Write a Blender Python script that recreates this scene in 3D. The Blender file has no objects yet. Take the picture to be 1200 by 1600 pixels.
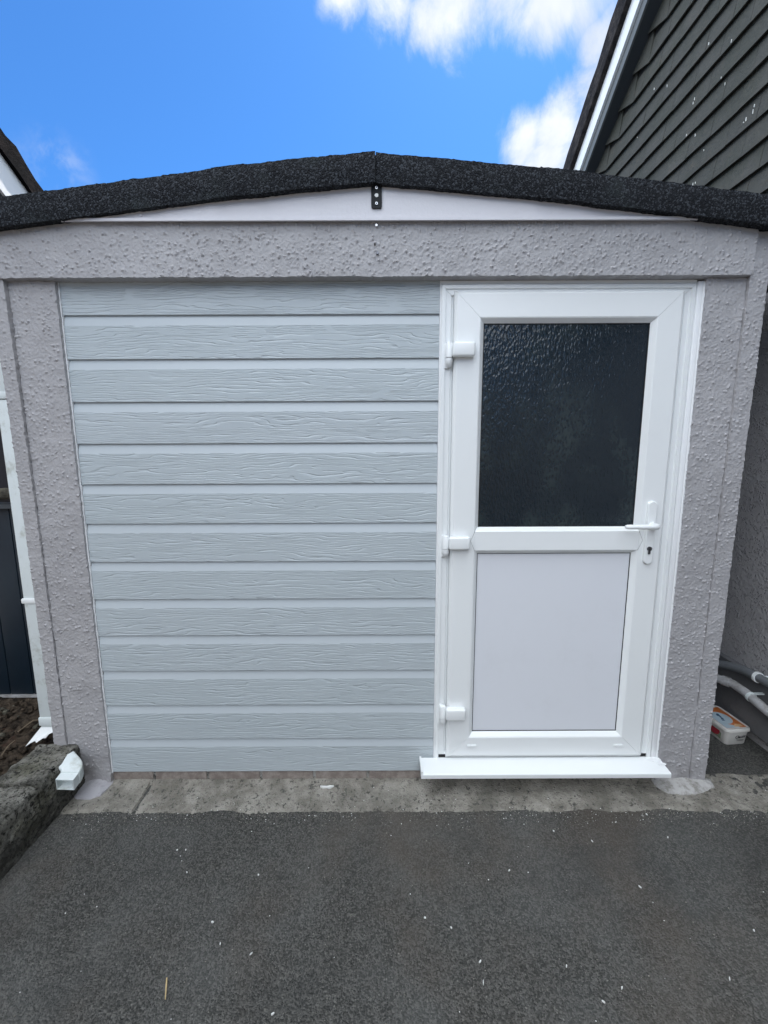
import bpy, bmesh, math, random
from mathutils import Vector, Matrix, noise
from mathutils.geometry import tessellate_polygon
R = math.radians
random.seed(7)
scn = bpy.context.scene
col = scn.collection

# ------------------------------------------------------------------ camera
cam_d = bpy.data.cameras.new("camera")
cam = bpy.data.objects.new("camera", cam_d)
col.objects.link(cam)
cam_d.sensor_fit = 'HORIZONTAL'; cam_d.sensor_width = 36.0; cam_d.lens = 19.2
cam_d.clip_start = 0.05; cam_d.clip_end = 800
cam.matrix_world = (Matrix.Translation((0, -1.539, 1.370)) @ Matrix.Rotation(R(90 - 8.28), 4, 'X')
                    @ Matrix.Rotation(R(-0.25), 4, 'Z'))
scn.camera = cam
scn.render.resolution_x = 768; scn.render.resolution_y = 1024

# ------------------------------------------------------------------ light
SUN_EL, SUN_ROT = R(60), R(22)          # high, behind the houses on the right
scn.view_settings.view_transform = 'Standard'
scn.view_settings.look = 'None'
scn.view_settings.exposure = 2.1
scn.view_settings.gamma = 1.0
sd = bpy.data.lights.new("sun", 'SUN'); sd.energy = 3.0; sd.angle = R(0.5); sd.color = (1, .95, .88)
sun = bpy.data.objects.new("sun", sd); col.objects.link(sun)
sdir = Vector((math.sin(SUN_ROT) * math.cos(SUN_EL), math.cos(SUN_ROT) * math.cos(SUN_EL), math.sin(SUN_EL)))
sun.rotation_euler = sdir.to_track_quat('Z', 'Y').to_euler()
sun.location = sdir * 30


class NT:
    """small helper for building node trees"""
    def __init__(s, nt): s.t = nt
    def n(s, typ, **kw):
        nd = s.t.nodes.new(typ)
        for k, v in kw.items(): setattr(nd, k, v)
        return nd
    def set(s, nd, key, val):
        sock = nd.inputs[key]
        if isinstance(val, bpy.types.NodeSocket): s.t.links.new(val, sock)
        else: sock.default_value = val
    def math(s, op, a, b=0.0, c=None, clamp=False):
        nd = s.n('ShaderNodeMath', operation=op, use_clamp=clamp)
        s.set(nd, 0, a); s.set(nd, 1, b)
        if c is not None: s.set(nd, 2, c)
        return nd.outputs[0]
    def vmath(s, op, a, b):
        nd = s.n('ShaderNodeVectorMath', operation=op)
        s.set(nd, 0, a); s.set(nd, 1, b)
        return nd.outputs['Value'] if op == 'DOT_PRODUCT' else nd.outputs[0]
    def noise(s, vec, scale, detail=2, rough=.5, dist=0.0, out=0):
        nd = s.n('ShaderNodeTexNoise')
        if vec is not None: s.set(nd, 'Vector', vec)
        s.set(nd, 'Scale', scale); s.set(nd, 'Detail', detail); s.set(nd, 'Roughness', rough); s.set(nd, 'Distortion', dist)
        return nd.outputs[out]
    def voro(s, vec, scale, feature='F1', rnd=1.0, smooth=None, out='Distance'):
        nd = s.n('ShaderNodeTexVoronoi', feature=feature)
        if vec is not None: s.set(nd, 'Vector', vec)
        s.set(nd, 'Scale', scale); s.set(nd, 'Randomness', rnd)
        if smooth is not None: s.set(nd, 'Smoothness', smooth)
        return nd.outputs[out]
    def ramp(s, fac, lo, hi, a=0.0, b=1.0, smooth=True):
        nd = s.n('ShaderNodeMapRange'); nd.interpolation_type = 'SMOOTHSTEP' if smooth else 'LINEAR'
        s.set(nd, 'Value', fac); s.set(nd, 'From Min', lo); s.set(nd, 'From Max', hi); s.set(nd, 'To Min', a); s.set(nd, 'To Max', b)
        return nd.outputs[0]
    def mix(s, fac, a, b, blend='MIX'):
        nd = s.n('ShaderNodeMix', data_type='RGBA', blend_type=blend)
        s.set(nd, 0, fac)
        for i, v in ((6, a), (7, b)):
            if not isinstance(v, bpy.types.NodeSocket) and len(v) == 3: v = (*v, 1)
            s.set(nd, i, v)
        return nd.outputs[2]
    def bump(s, h, dist, strength=1.0, normal=None):
        nd = s.n('ShaderNodeBump'); s.set(nd, 'Height', h); s.set(nd, 'Distance', dist); s.set(nd, 'Strength', strength)
        if normal is not None: s.set(nd, 'Normal', normal)
        return nd.outputs[0]
    def scale(s, vec, v3, loc=(0, 0, 0)):
        nd = s.n('ShaderNodeMapping'); s.set(nd, 'Vector', vec); s.set(nd, 'Scale', v3); s.set(nd, 'Location', loc)
        return nd.outputs[0]


# world: clear blue sky with scattered bright clouds
w = bpy.data.worlds.new("World"); scn.world = w; w.use_nodes = True
w.node_tree.nodes.clear(); W = NT(w.node_tree)
sky = W.n('ShaderNodeTexSky', sky_type='NISHITA'); sky.sun_disc = False
sky.sun_elevation = SUN_EL; sky.sun_rotation = SUN_ROT
sky.altitude = 50; sky.air_density = 1.0; sky.dust_density = 0.4; sky.ozone_density = 2.5
dirv = W.n('ShaderNodeTexCoord').outputs['Generated']
warp = W.noise(dirv, 5.0, 3, .6, out=1)
wv = W.n('ShaderNodeVectorMath', operation='MULTIPLY_ADD')
W.set(wv, 0, warp); W.set(wv, 1, (.09, .09, .09)); W.set(wv, 2, dirv)
wdir = W.vmath('SUBTRACT', wv.outputs[0], (.045, .045, .045))
clouds = [((.003, .718, .696), .10), ((.099, .719, .688), .13), ((.059, .746, .663), .07), ((.175, .700, .690), .11),
          ((.246, .721, .665), .08), ((.29, .68, .68), .13), ((-.062, .728, .684), .06), ((.331, .72, .617), .06),
          ((.345, .745, .57), .08), ((.30, .775, .545), .075), ((.25, .80, .53), .07), ((.31, .80, .50), .10)]
acc = None
for c, r in clouds:
    v = Vector(c).normalized()
    d = W.vmath('DOT_PRODUCT', W.n('ShaderNodeVectorMath', operation='NORMALIZE').outputs[0], (0, 0, 0)) if False else None
    nd = W.n('ShaderNodeVectorMath', operation='DISTANCE'); W.set(nd, 0, wdir); W.set(nd, 1, tuple(v))
    m = W.ramp(nd.outputs['Value'], r * 1.22, r * .05, 0, 1)
    acc = m if acc is None else W.math('MAXIMUM', acc, m)
f1 = W.noise(W.scale(dirv, (1.2, 1, .8)), 9.5, 9, .66, .35)
dens = W.math('ADD', acc, W.math('MULTIPLY', W.math('SUBTRACT', f1, .5), 1.5))
m1 = W.math('MULTIPLY', W.ramp(dens, .34, 1.12), .97)
nd = W.n('ShaderNodeVectorMath', operation='DISTANCE'); W.set(nd, 0, wdir); W.set(nd, 1, (-.512, .722, .463))
wisp = W.math('MULTIPLY', W.ramp(nd.outputs['Value'], .065, .0), W.ramp(W.noise(W.scale(dirv, (1, 1, 1)), 15, 7, .6, .2), .42, .72))
# broken unseen cloud added behind and above the photographer, to light the front
sep = W.n('ShaderNodeSeparateXYZ'); W.set(sep, 0, dirv)
back = W.ramp(sep.outputs[1], .60, .35)
f2 = W.noise(W.scale(dirv, (1, 1, 2.0)), 2.6, 7, .6, .4)
m2 = W.math('MULTIPLY', W.math('MULTIPLY', back, W.ramp(sep.outputs[2], .22, .40)), W.ramp(f2, .36, .56))
cm = W.math('MAXIMUM', W.math('MAXIMUM', m1, m2), W.math('MULTIPLY', wisp, .45), clamp=True)
shade = W.ramp(W.noise(dirv, 6.0, 5, .6, .3), .3, .7)
# the unseen clouds behind are set far brighter than those in view, as fill
ccol = W.mix(W.ramp(sep.outputs[1], .60, .30), W.mix(shade, (1.85, 2.02, 2.25), (2.55, 2.62, 2.7)), W.mix(shade, (9.2, 10.2, 11.2), (15.5, 16.1, 16.5)))
skyc = W.mix(1.0, sky.outputs[0], (0.140, 0.300, 0.465), 'MULTIPLY')
bgc = W.mix(cm, skyc, ccol)
bg = W.n('ShaderNodeBackground'); W.set(bg, 'Color', bgc); W.set(bg, 'Strength', 0.10)
wo = W.n('ShaderNodeOutputWorld'); W.t.links.new(bg.outputs[0], wo.inputs[0])

# ------------------------------------------------------------------ materials
MATS = {}
def mat(name, colr=(.5, .5, .5), rough=.6, build=None, spec=.5, metal=0.0):
    m = bpy.data.materials.new(name); m.use_nodes = True; m.node_tree.nodes.clear()
    t = NT(m.node_tree); b = t.n('ShaderNodeBsdfPrincipled'); o = t.n('ShaderNodeOutputMaterial')
    t.t.links.new(b.outputs[0], o.inputs[0])
    t.set(b, 'Base Color', (*colr, 1)); t.set(b, 'Roughness', rough); t.set(b, 'Specular IOR Level', spec); t.set(b, 'Metallic', metal)
    if build: build(t, b)
    MATS[name] = m
    return m
def OC(t): return t.n('ShaderNodeTexCoord').outputs['Object']

def b_render(t, b, base=(.394, .385, .394), peb=82, dist=.0022, dark=(.343, .335, .344), geo=True):
    o = OC(t)
    wob = t.noise(o, 14, 2, .5, out=1)
    wv = t.n('ShaderNodeVectorMath', operation='MULTIPLY_ADD'); t.set(wv, 0, wob); t.set(wv, 1, (.03, .03, .03)); t.set(wv, 2, o)
    if geo:
        h = t.math('ADD', t.math('MULTIPLY', t.noise(wv.outputs[0], 130, 3, .65), 1.0), t.math('MULTIPLY', t.noise(o, 45, 3, .6), .8))
    else:
        v1 = t.voro(wv.outputs[0], peb); keep = t.voro(wv.outputs[0], peb, out='Color')
        sepc = t.n('ShaderNodeSeparateColor'); t.set(sepc, 0, keep)
        dots = t.math('MULTIPLY', t.ramp(v1, .52, .0), t.ramp(sepc.outputs[0], .22, .6))
        h = t.math('ADD', dots, t.math('MULTIPLY', t.noise(o, 60, 3, .6), .7))
    t.set(b, 'Normal', t.bump(h, dist))
    big = t.ramp(t.noise(o, 3.0, 5, .65), .35, .7)
    c = t.mix(big, base, dark)
    lil = t.ramp(t.noise(o, 55, 3, .7), .62, .78)
    c = t.mix(t.math('MULTIPLY', lil, .25), c, (.5, .49, .5))
    # grime towards the foot of the wall
    sx = t.n('ShaderNodeSeparateXYZ'); t.set(sx, 0, o)
    foot = t.math('MULTIPLY', t.ramp(sx.outputs[2], .22, .0), t.ramp(t.noise(o, 12, 4, .6), .35, .65))
    c = t.mix(t.math('MULTIPLY', foot, .55), c, (.2, .19, .185))
    t.set(b, 'Base Color', c)
mat('render_paint', rough=.62, build=b_render)
mat('house_render', rough=.8, build=lambda t, b: b_render(t, b, (.36, .35, .355), 115, .0065, (.30, .293, .30), False))

def b_board(t, b):
    o = OC(t)
    rnd = t.n('ShaderNodeObjectInfo').outputs['Random']
    off = t.n('ShaderNodeCombineXYZ'); t.set(off, 0, t.math('MULTIPLY', rnd, 37.0)); t.set(off, 2, t.math('MULTIPLY', rnd, 3.1))
    p = t.vmath('ADD', o, off.outputs[0])
    sx = t.n('ShaderNodeSeparateXYZ'); t.set(sx, 0, p)
    n1 = t.noise(t.scale(p, (2.0, 1, 15)), 1.0, 3, .5, .15)
    n2 = t.noise(t.scale(p, (9, 1, 60)), 1.0, 2, .5)
    ph = t.math('ADD', t.math('MULTIPLY', sx.outputs[2], 108.0), t.math('ADD', t.math('MULTIPLY', n1, 10.0), t.math('MULTIPLY', n2, .8)))
    fr = t.math('FRACT', ph)
    g1 = t.math('MULTIPLY', t.ramp(fr, 0.0, .10), t.ramp(fr, 1.0, .72))
    brk = t.ramp(t.noise(t.scale(p, (14, 1, 50)), 1.0, 2, .5), .36, .5)
    g1 = t.math('SUBTRACT', 1.0, t.math('MULTIPLY', t.math('SUBTRACT', 1.0, g1), brk))
    fine = t.noise(t.scale(p, (22, 1, 420)), 1.0, 2, .6)
    h = t.math('ADD', g1, t.math('MULTIPLY', fine, .30))
    t.set(b, 'Normal', t.bump(h, .0016))
    tone = t.ramp(t.noise(t.scale(p, (1.5, 1, 6)), 1.0, 4, .6), .3, .7)
    t.set(b, 'Base Color', t.mix(tone, (.428, .474, .500), (.456, .502, .528)))
    cc = t.mix(t.math('MULTIPLY', t.n('ShaderNodeObjectInfo').outputs['Random'], .5), b.inputs['Base Color'].links[0].from_socket, (.425, .478, .500))
    gr = t.math('MULTIPLY', t.ramp(t.noise(t.scale(p, (3, 1, 9)), 1.0, 6, .7), .58, .8), .22)
    t.set(b, 'Base Color', t.mix(gr, cc, (.33, .37, .37)))
mat('board_grain', rough=.42, build=b_board)
mat('board_smooth', (.455, .500, .528), .40)

def b_upvc(t, b, base=(.80, .82, .82)):
    o = OC(t)
    t.set(b, 'Normal', t.bump(t.noise(o, 9, 3, .5), .0012))
    d = t.ramp(t.noise(o, 6, 6, .7), .55, .85)
    t.set(b, 'Base Color', t.mix(t.math('MULTIPLY', d, .3), base, (.68, .70, .69)))
mat('upvc', rough=.28, build=b_upvc)
mat('upvc_panel', rough=.33, build=lambda t, b: (t.set(b, 'Base Color', t.mix(t.math('MULTIPLY', t.ramp(t.noise(OC(t), 5, 6, .7), .5, .8), .35), (.71, .725, .765), (.62, .63, .65))), t.set(b, 'Normal', t.bump(t.noise(OC(t), 3, 2, .5), .002))))
mat('upvc_aged', rough=.5, build=lambda t, b: (t.set(b, 'Base Color', t.mix(t.ramp(t.noise(OC(t), 14, 6, .7), .5, .75), (.66, .71, .71), (.42, .44, .40)))))
mat('silicone', (.78, .79, .80), .35)
mat('gap_black', (.012, .012, .014), .8)
mat('metal_dark', (.16, .16, .17), .35, metal=1.0)
mat('metal_bright', (.6, .6, .6), .3, metal=1.0)
mat('black_plastic', (.010, .011, .013), .6, spec=.25)

def b_gable(t, b):
    o = OC(t)
    d = t.ramp(t.noise(t.scale(o, (1, 1, 3)), 5, 6, .7), .5, .8)
    t.set(b, 'Base Color', t.mix(t.math('MULTIPLY', d, .4), (.62, .61, .64), (.50, .49, .50)))
    t.set(b, 'Normal', t.bump(t.noise(o, 90, 3, .6), .001))
mat('gable_paint', rough=.45, build=b_gable)

def b_felt(t, b):
    o = OC(t)
    v = t.voro(o, 230); cc = t.voro(o, 230, out='Color')
    h = t.math('ADD', t.ramp(v, .6, 0), t.math('MULTIPLY', t.noise(o, 120, 3, .7), 1.4))
    t.set(b, 'Normal', t.bump(h, .0042))
    s = t.n('ShaderNodeSeparateColor'); t.set(s, 0, cc)
    c = t.mix(t.ramp(s.outputs[0], .55, 1.0), (.010, .0115, .015), (.060, .067, .078))
    c = t.mix(t.math('MULTIPLY', t.ramp(t.noise(o, 5, 5, .65), .5, .75), .7), c, (.036, .045, .047))
    t.set(b, 'Base Color', c)
mat('mineral_felt', rough=.85, build=b_felt, spec=.2)

def b_glass(t, b):
    o = OC(t)
    wob = t.noise(o, 25, 2, .5, out=1)
    wv = t.n('ShaderNodeVectorMath', operation='MULTIPLY_ADD'); t.set(wv, 0, wob); t.set(wv, 1, (.02, .0, .02)); t.set(wv, 2, o)
    s = t.scale(wv.outputs[0], (125, 1, 62))
    v = t.voro(s, 1.0, 'SMOOTH_F1', smooth=.35)
    h = t.math('ADD', v, t.math('MULTIPLY', t.noise(s, 1.1, 2, .5), .9))
    t.set(b, 'Normal', t.bump(h, .0012))
    patch = t.ramp(t.noise(t.scale(o, (2.4, 1, 1.7)), 1.6, 2, .5), .42, .70)
    t.set(b, 'Base Color', t.mix(t.math('MULTIPLY', patch, t.ramp(v, .1, .8)), (.005, .012, .019), (.028, .042, .044)))
    t.set(b, 'Coat Weight', .0)
mat('obscure_glass', rough=.2, build=b_glass, spec=.6)

def b_tarmac(t, b):
    o = OC(t)
    wob = t.noise(o, 90, 2, .5, out=1)
    wv = t.n('ShaderNodeVectorMath', operation='MULTIPLY_ADD'); t.set(wv, 0, wob); t.set(wv, 1, (.006, .006, .006)); t.set(wv, 2, o)
    p = wv.outputs[0]
    v = t.voro(p, 230); cc = t.voro(p, 230, out='Color')
    v2 = t.voro(p, 115); c2 = t.voro(p, 115, out='Color')
    s = t.n('ShaderNodeSeparateColor'); t.set(s, 0, cc)
    s2 = t.n('ShaderNodeSeparateColor'); t.set(s2, 0, c2)
    n = t.noise(o, 120, 4, .7)
    smooth = t.ramp(t.noise(o, 2.6, 5, .65), .38, .66)            # trodden areas where the binder hides the stone
    h = t.math('ADD', t.math('ADD', t.math('MULTIPLY', t.ramp(v, .7, 0), .7), t.math('MULTIPLY', t.math('MULTIPLY', t.ramp(v2, .55, 0), s2.outputs[0]), .9)), n)
    t.set(b, 'Normal', t.bump(h, .0055, t.math('SUBTRACT', 1.0, t.math('MULTIPLY', smooth, .45))))
    c = t.mix(t.ramp(s.outputs[0], .1, 1.0), (.045, .0445, .041), (.122, .118, .108))
    stone = t.math('MULTIPLY', t.ramp(s2.outputs[1], .80, .95), t.ramp(v2, .42, .25))
    c = t.mix(t.math('MULTIPLY', stone, .5), c, (.17, .165, .145))
    light = t.math('MULTIPLY', t.ramp(s.outputs[1], .93, .98), t.ramp(v, .42, .25))
    c = t.mix(t.math('MULTIPLY', light, .7), c, (.30, .29, .26))
    c = t.mix(t.math('MULTIPLY', smooth, .35), c, (.075, .078, .076))
    brn = t.math('MULTIPLY', t.ramp(t.noise(o, 1.7, 4, .6), .46, .72), .55)
    c = t.mix(brn, c, (.100, .082, .066))
    worn = t.math('MULTIPLY', t.ramp(t.noise(o, 4.3, 6, .7, .4), .60, .76), .45)
    c = t.mix(worn, c, (.145, .140, .130))
    dk = t.math('MULTIPLY', t.ramp(t.noise(t.scale(o, (1, 1, 1), (3, 1, 0)), 2.4, 5, .65), .52, .7), .45)
    c = t.mix(dk, c, (.042, .043, .042))
    spot = t.math('MULTIPLY', t.ramp(t.noise(t.scale(o, (1, 1, 1), (7, 2, 0)), 13, 3, .55), .72, .78), .5)
    c = t.mix(spot, c, (.19, .185, .17))
    t.set(b, 'Base Color', c)
mat('tarmac', rough=.82, build=b_tarmac, spec=.3)

def b_concrete(t, b, lo=(.175, .162, .138), hi=(.345, .325, .285), bd=.005):
    o = OC(t)
    n = t.noise(o, 9, 7, .72)
    v = t.voro(o, 120)
    c = t.mix(t.ramp(n, .35, .68), lo, hi)
    pit = t.ramp(t.noise(o, 55, 5, .75), .36, .46)
    c = t.mix(pit, (.07, .068, .06), c)
    st = t.ramp(t.noise(o, 3.4, 4, .6), .52, .7)
    c = t.mix(t.math('MULTIPLY', st, .45), c, (.11, .105, .09))
    t.set(b, 'Base Color', c)
    h = t.math('ADD', t.math('MULTIPLY', t.noise(o, 45, 6, .75), 1.6), t.math('MULTIPLY', t.ramp(v, .6, 0), .5))
    t.set(b, 'Normal', t.bump(h, bd))
mat('concrete', rough=.85, build=b_concrete, spec=.3)
mat('cement_patch', rough=.8, build=lambda t, b: b_concrete(t, b, (.22, .215, .20), (.36, .35, .33), .004), spec=.3)

def b_footing(t, b):
    o = OC(t)
    c = t.mix(t.ramp(t.noise(o, 22, 6, .7), .45, .7), (.36, .35, .37), (.24, .235, .24))
    t.set(b, 'Base Color', c); t.set(b, 'Normal', t.bump(t.noise(o, 60, 4, .6), .003))
mat('painted_cement', rough=.6, build=b_footing)
def b_footw(t, b):
    o = OC(t)
    c = t.mix(t.ramp(t.noise(o, 26, 6, .7), .42, .66), (.42, .41, .40), (.22, .21, .19))
    t.set(b, 'Base Color', c); t.set(b, 'Normal', t.bump(t.noise(o, 50, 5, .7), .006))
mat('broken_cement', rough=.8, build=b_footw)

def b_stone(t, b):
    o = OC(t)
    n = t.noise(o, 14, 8, .75)
    c = t.mix(t.ramp(n, .33, .66), (.060, .058, .050), (.31, .30, .265))
    moss = t.math('MULTIPLY', t.ramp(t.noise(o, 6.5, 5, .7), .48, .66), .6)
    c = t.mix(moss, c, (.090, .088, .050))
    pit = t.ramp(t.noise(o, 75, 5, .75), .40, .50)
    c = t.mix(t.math('SUBTRACT', 1.0, pit), c, (.025, .024, .020))
    gl = t.ramp(t.noise(o, 110, 3, .7), .58, .68)
    c = t.mix(t.math('MULTIPLY', gl, .5), c, (.30, .29, .26))
    lic = t.ramp(t.noise(o, 26, 4, .6), .66, .72)
    c = t.mix(t.math('MULTIPLY', lic, .5), c, (.34, .33, .30))
    t.set(b, 'Base Color', c)
    t.set(b, 'Normal', t.bump(t.math('ADD', t.noise(o, 32, 8, .8), t.math('MULTIPLY', t.voro(o, 45), .4)), .016))
mat('weathered_stone', rough=.9, build=b_stone, spec=.25)

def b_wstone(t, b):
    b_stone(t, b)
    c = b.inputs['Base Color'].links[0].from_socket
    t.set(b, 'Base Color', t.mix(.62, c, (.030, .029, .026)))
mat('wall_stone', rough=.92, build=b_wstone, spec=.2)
def b_soil(t, b):
    o = OC(t)
    c = t.mix(t.ramp(t.noise(o, 26, 7, .75), .35, .7), (.020, .016, .012), (.12, .09, .065))
    c = t.mix(t.ramp(t.noise(o, 9, 3, .6), .62, .72), c, (.085, .04, .028))
    t.set(b, 'Base Color', c); t.set(b, 'Normal', t.bump(t.noise(o, 60, 8, .8), .012))
mat('soil', rough=.95, build=b_soil, spec=.2)
mat('leaf_green', (.10, .19, .045), .5)
mat('hedge_leaf', (.045, .075, .03), .6)
mat('twig', (.16, .12, .08), .8)
mat('straw', (.48, .36, .19), .7)
mat('white_fleck', (.72, .72, .70), .5)

def b_brick(t, b):
    o = OC(t)
    t.set(b, 'Base Color', t.mix(t.ramp(t.noise(o, 30, 6, .7), .35, .7), (.20, .165, .145), (.32, .28, .25)))
    t.set(b, 'Normal', t.bump(t.noise(o, 80, 5, .7), .003))
mat('old_brick', rough=.85, build=b_brick)
mat('mortar', rough=.9, build=lambda t, b: b_concrete(t, b, (.26, .25, .23), (.40, .385, .36), .004))

def b_tile(t, b):
    o = OC(t)
    c = t.mix(t.ramp(t.noise(o, 5, 5, .65), .35, .7), (.050, .052, .042), (.072, .070, .062))
    br = t.math('MULTIPLY', t.ramp(t.noise(o, 16, 5, .7), .55, .75), .5)
    c = t.mix(br, c, (.11, .092, .072))
    dk = t.math('MULTIPLY', t.ramp(t.noise(o, 34, 3, .6), .62, .72), .6)
    c = t.mix(dk, c, (.032, .032, .030))
    isl = t.n('ShaderNodeNewGeometry').outputs['Random Per Island']
    c = t.mix(t.math('MULTIPLY', isl, .45), c, (.045, .046, .042))
    t.set(b, 'Base Color', c); t.set(b, 'Normal', t.bump(t.noise(o, 45, 6, .7), .006))
mat('plain_tile', rough=.8, build=b_tile, spec=.3)
mat('tile_back', (.012, .012, .012), .9)
mat('dropping', (.66, .66, .62), .7)
mat('barge_white', rough=.4, build=lambda t, b: t.set(b, 'Base Color', t.mix(t.ramp(t.noise(OC(t), 12, 6, .7), .55, .8), (.90, .91, .91), (.74, .75, .74))))
mat('barge_shaded', (.50, .50, .50), .6)  # white dimmed in the colour to stand in for shade on the left barge
mat('verge_dark', rough=.95, spec=.03, build=lambda t, b: (t.set(b, 'Base Color', t.mix(t.ramp(t.noise(OC(t), 12, 6, .75), .4, .7), (.005, .005, .006), (.015, .012, .012))), t.set(b, 'Normal', t.bump(t.noise(OC(t), 30, 6, .75), .02))))
mat('barge_grey', (.13, .14, .145), .6)
mat('soffit_dark', (.045, .052, .06), .6)
def b_rt(t, b):
    o = OC(t)
    t.set(b, 'Base Color', t.mix(t.ramp(t.noise(o, 12, 6, .75), .4, .7), (.020, .018, .019), (.070, .060, .057)))
    t.set(b, 'Normal', t.bump(t.noise(o, 30, 6, .75), .02))
mat('roof_tile', rough=.9, spec=.15, build=b_rt)
mat('plinth_paint', rough=.7, build=lambda t, b: (t.set(b, 'Base Color', t.mix(t.ramp(t.noise(OC(t), 6, 5, .65), .35, .7), (.105, .108, .115), (.15, .15, .155))), t.set(b, 'Normal', t.bump(t.noise(OC(t), 70, 5, .7), .002))))
mat('pipe_grey', rough=.5, build=lambda t, b: t.set(b, 'Base Color', t.mix(t.ramp(t.noise(OC(t), 18, 5, .7), .4, .7), (.42, .42, .43), (.27, .26, .25))))
mat('pipe_painted', (.13, .14, .15), .55)
mat('navy_panel', rough=.42, build=lambda t, b: t.set(b, 'Base Color', t.mix(t.ramp(t.noise(OC(t), 4, 4, .6), .4, .7), (.005, .013, .023), (.009, .019, .030))))
mat('navy_black', (.005, .006, .012), .3)
def b_bark(t, b):
    o = OC(t)
    t.set(b, 'Base Color', t.mix(t.ramp(t.noise(o, 24, 6, .7), .35, .65), (.05, .045, .035), (.17, .16, .12)))
    t.set(b, 'Normal', t.bump(t.noise(o, 40, 6, .8), .012))
mat('bark', rough=.95, build=b_bark)
mat('tub_white', (.70, .68, .64), .35)
mat('tub_orange', (.56, .17, .045), .4)
mat('tub_red', (.34, .03, .045), .4)
mat('tub_blue', (.42, .52, .58), .4)
mat('tub_ink', (.03, .08, .16), .4)
mat('tub_black', (.015, .015, .018), .4)
mat('tub_cream', (.70, .45, .25), .4)
mat('tub_green', (.20, .24, .17), .4)

# ------------------------------------------------------------------ mesh helpers
class MB:
    def __init__(s): s.v = []; s.f = []; s.mi = []
    def add(s, vs, fs, m=0):
        b = len(s.v); s.v += [tuple(p) for p in vs]; s.f += [tuple(i + b for i in f) for f in fs]; s.mi += [m] * len(fs)
    def box(s, x0, x1, y0, y1, z0, z1, m=0, M=None):
        vs = [Vector(p) for p in ((x0, y0, z0), (x1, y0, z0), (x1, y1, z0), (x0, y1, z0), (x0, y0, z1), (x1, y0, z1), (x1, y1, z1), (x0, y1, z1))]
        if M is not None: vs = [M @ p for p in vs]
        s.add(vs, [(0, 3, 2, 1), (4, 5, 6, 7), (0, 1, 5, 4), (1, 2, 6, 5), (2, 3, 7, 6), (3, 0, 4, 7)], m)
    def rbox(s, x0, x1, y0, y1, z0, z1, r=.003, seg=2, m=0, M=None):
        bm = bmesh.new(); bmesh.ops.create_cube(bm, size=1)
        for v in bm.verts:
            v.co = Vector(((x0 + x1) / 2 + v.co.x * (x1 - x0), (y0 + y1) / 2 + v.co.y * (y1 - y0), (z0 + z1) / 2 + v.co.z * (z1 - z0)))
        bmesh.ops.bevel(bm, geom=bm.edges[:], offset=r, segments=seg, profile=.5, affect='EDGES')
        s.bm(bm, m, M)
    def bm(s, bm, m=0, M=None):
        bm.verts.index_update()
        s.add([(M @ v.co if M is not None else v.co) for v in bm.verts], [tuple(v.index for v in f.verts) for f in bm.faces], m)
        bm.free()
    def extr(s, pts, a, b, axis='y', m=0):
        """polygon pts extruded between a and b along an axis (pts in the two other axes, in xyz order)"""
        def P(p, t):
            return {'x': (t, p[0], p[1]), 'y': (p[0], t, p[1]), 'z': (p[0], p[1], t)}[axis]
        n = len(pts)
        vs = [P(p, a) for p in pts] + [P(p, b) for p in pts]
        fs = [tuple(range(n)), tuple(range(2 * n - 1, n - 1, -1))] + [(i, i + n, (i + 1) % n + n, (i + 1) % n) for i in range(n)]
        s.add(vs, fs, m)
    def tube(s, path, rad, seg=14, m=0, cap=True, hollow=False):
        path = [Vector(p) for p in path]; n = len(path)
        rads = rad if isinstance(rad, (list, tuple)) else [rad] * n
        T = [(path[min(i + 1, n - 1)] - path[max(i - 1, 0)]).normalized() for i in range(n)]
        up = Vector((0, 0, 1)) if abs(T[0].z) < .9 else Vector((1, 0, 0))
        u = T[0].cross(up).normalized(); rings = []
        for i in range(n):
            u = (u - T[i] * u.dot(T[i])).normalized(); v = T[i].cross(u)
            rings.append([path[i] + (u * math.cos(2 * math.pi * k / seg) + v * math.sin(2 * math.pi * k / seg)) * rads[i] for k in range(seg)])
        vs = [p for r_ in rings for p in r_]
        fs = [(i * seg + k, i * seg + (k + 1) % seg, (i + 1) * seg + (k + 1) % seg, (i + 1) * seg + k) for i in range(n - 1) for k in range(seg)]
        if cap: fs += [tuple(range(seg - 1, -1, -1)), tuple((n - 1) * seg + k for k in range(seg))]
        s.add(vs, fs, m)
    def build(s, name, mats, parent=None, smooth=False, recalc=True):
        me = bpy.data.meshes.new(name); me.from_pydata(s.v, [], s.f)
        if not isinstance(mats, (list, tuple)): mats = [mats]
        for m in mats: me.materials.append(MATS[m])
        for p, i in zip(me.polygons, s.mi): p.material_index = i
        if recalc:
            bm = bmesh.new(); bm.from_mesh(me); bmesh.ops.recalc_face_normals(bm, faces=bm.faces[:]); bm.to_mesh(me); bm.free()
        if smooth:
            for p in me.polygons: p.use_smooth = True
            try: me.set_sharp_from_angle(angle=R(38))
            except Exception: pass
        o = bpy.data.objects.new(name, me); col.objects.link(o)
        if parent: o.parent = parent
        return o
def tag(o, label=None, cat=None, group=None, kind=None):
    if label: o['label'] = label
    if cat: o['category'] = cat
    if group: o['group'] = group
    if kind: o['kind'] = kind
    return o
def thing(name, label, cat, loc=(0, 0, 0), rz=0, group=None):
    o = bpy.data.objects.new(name, None); col.objects.link(o); o.location = loc; o.rotation_euler = (0, 0, rz)
    o.empty_display_size = .1
    return tag(o, label, cat, group)
def B(name, m, parent, *box, r=None, seg=2):
    mb = MB()
    if r: mb.rbox(*box, r=r, seg=seg)
    else: mb.box(*box)
    return mb.build(name, m, parent, smooth=bool(r))
def nz(x, y, z, s): return noise.noise(Vector((x * s, y * s, z * s)))
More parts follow.
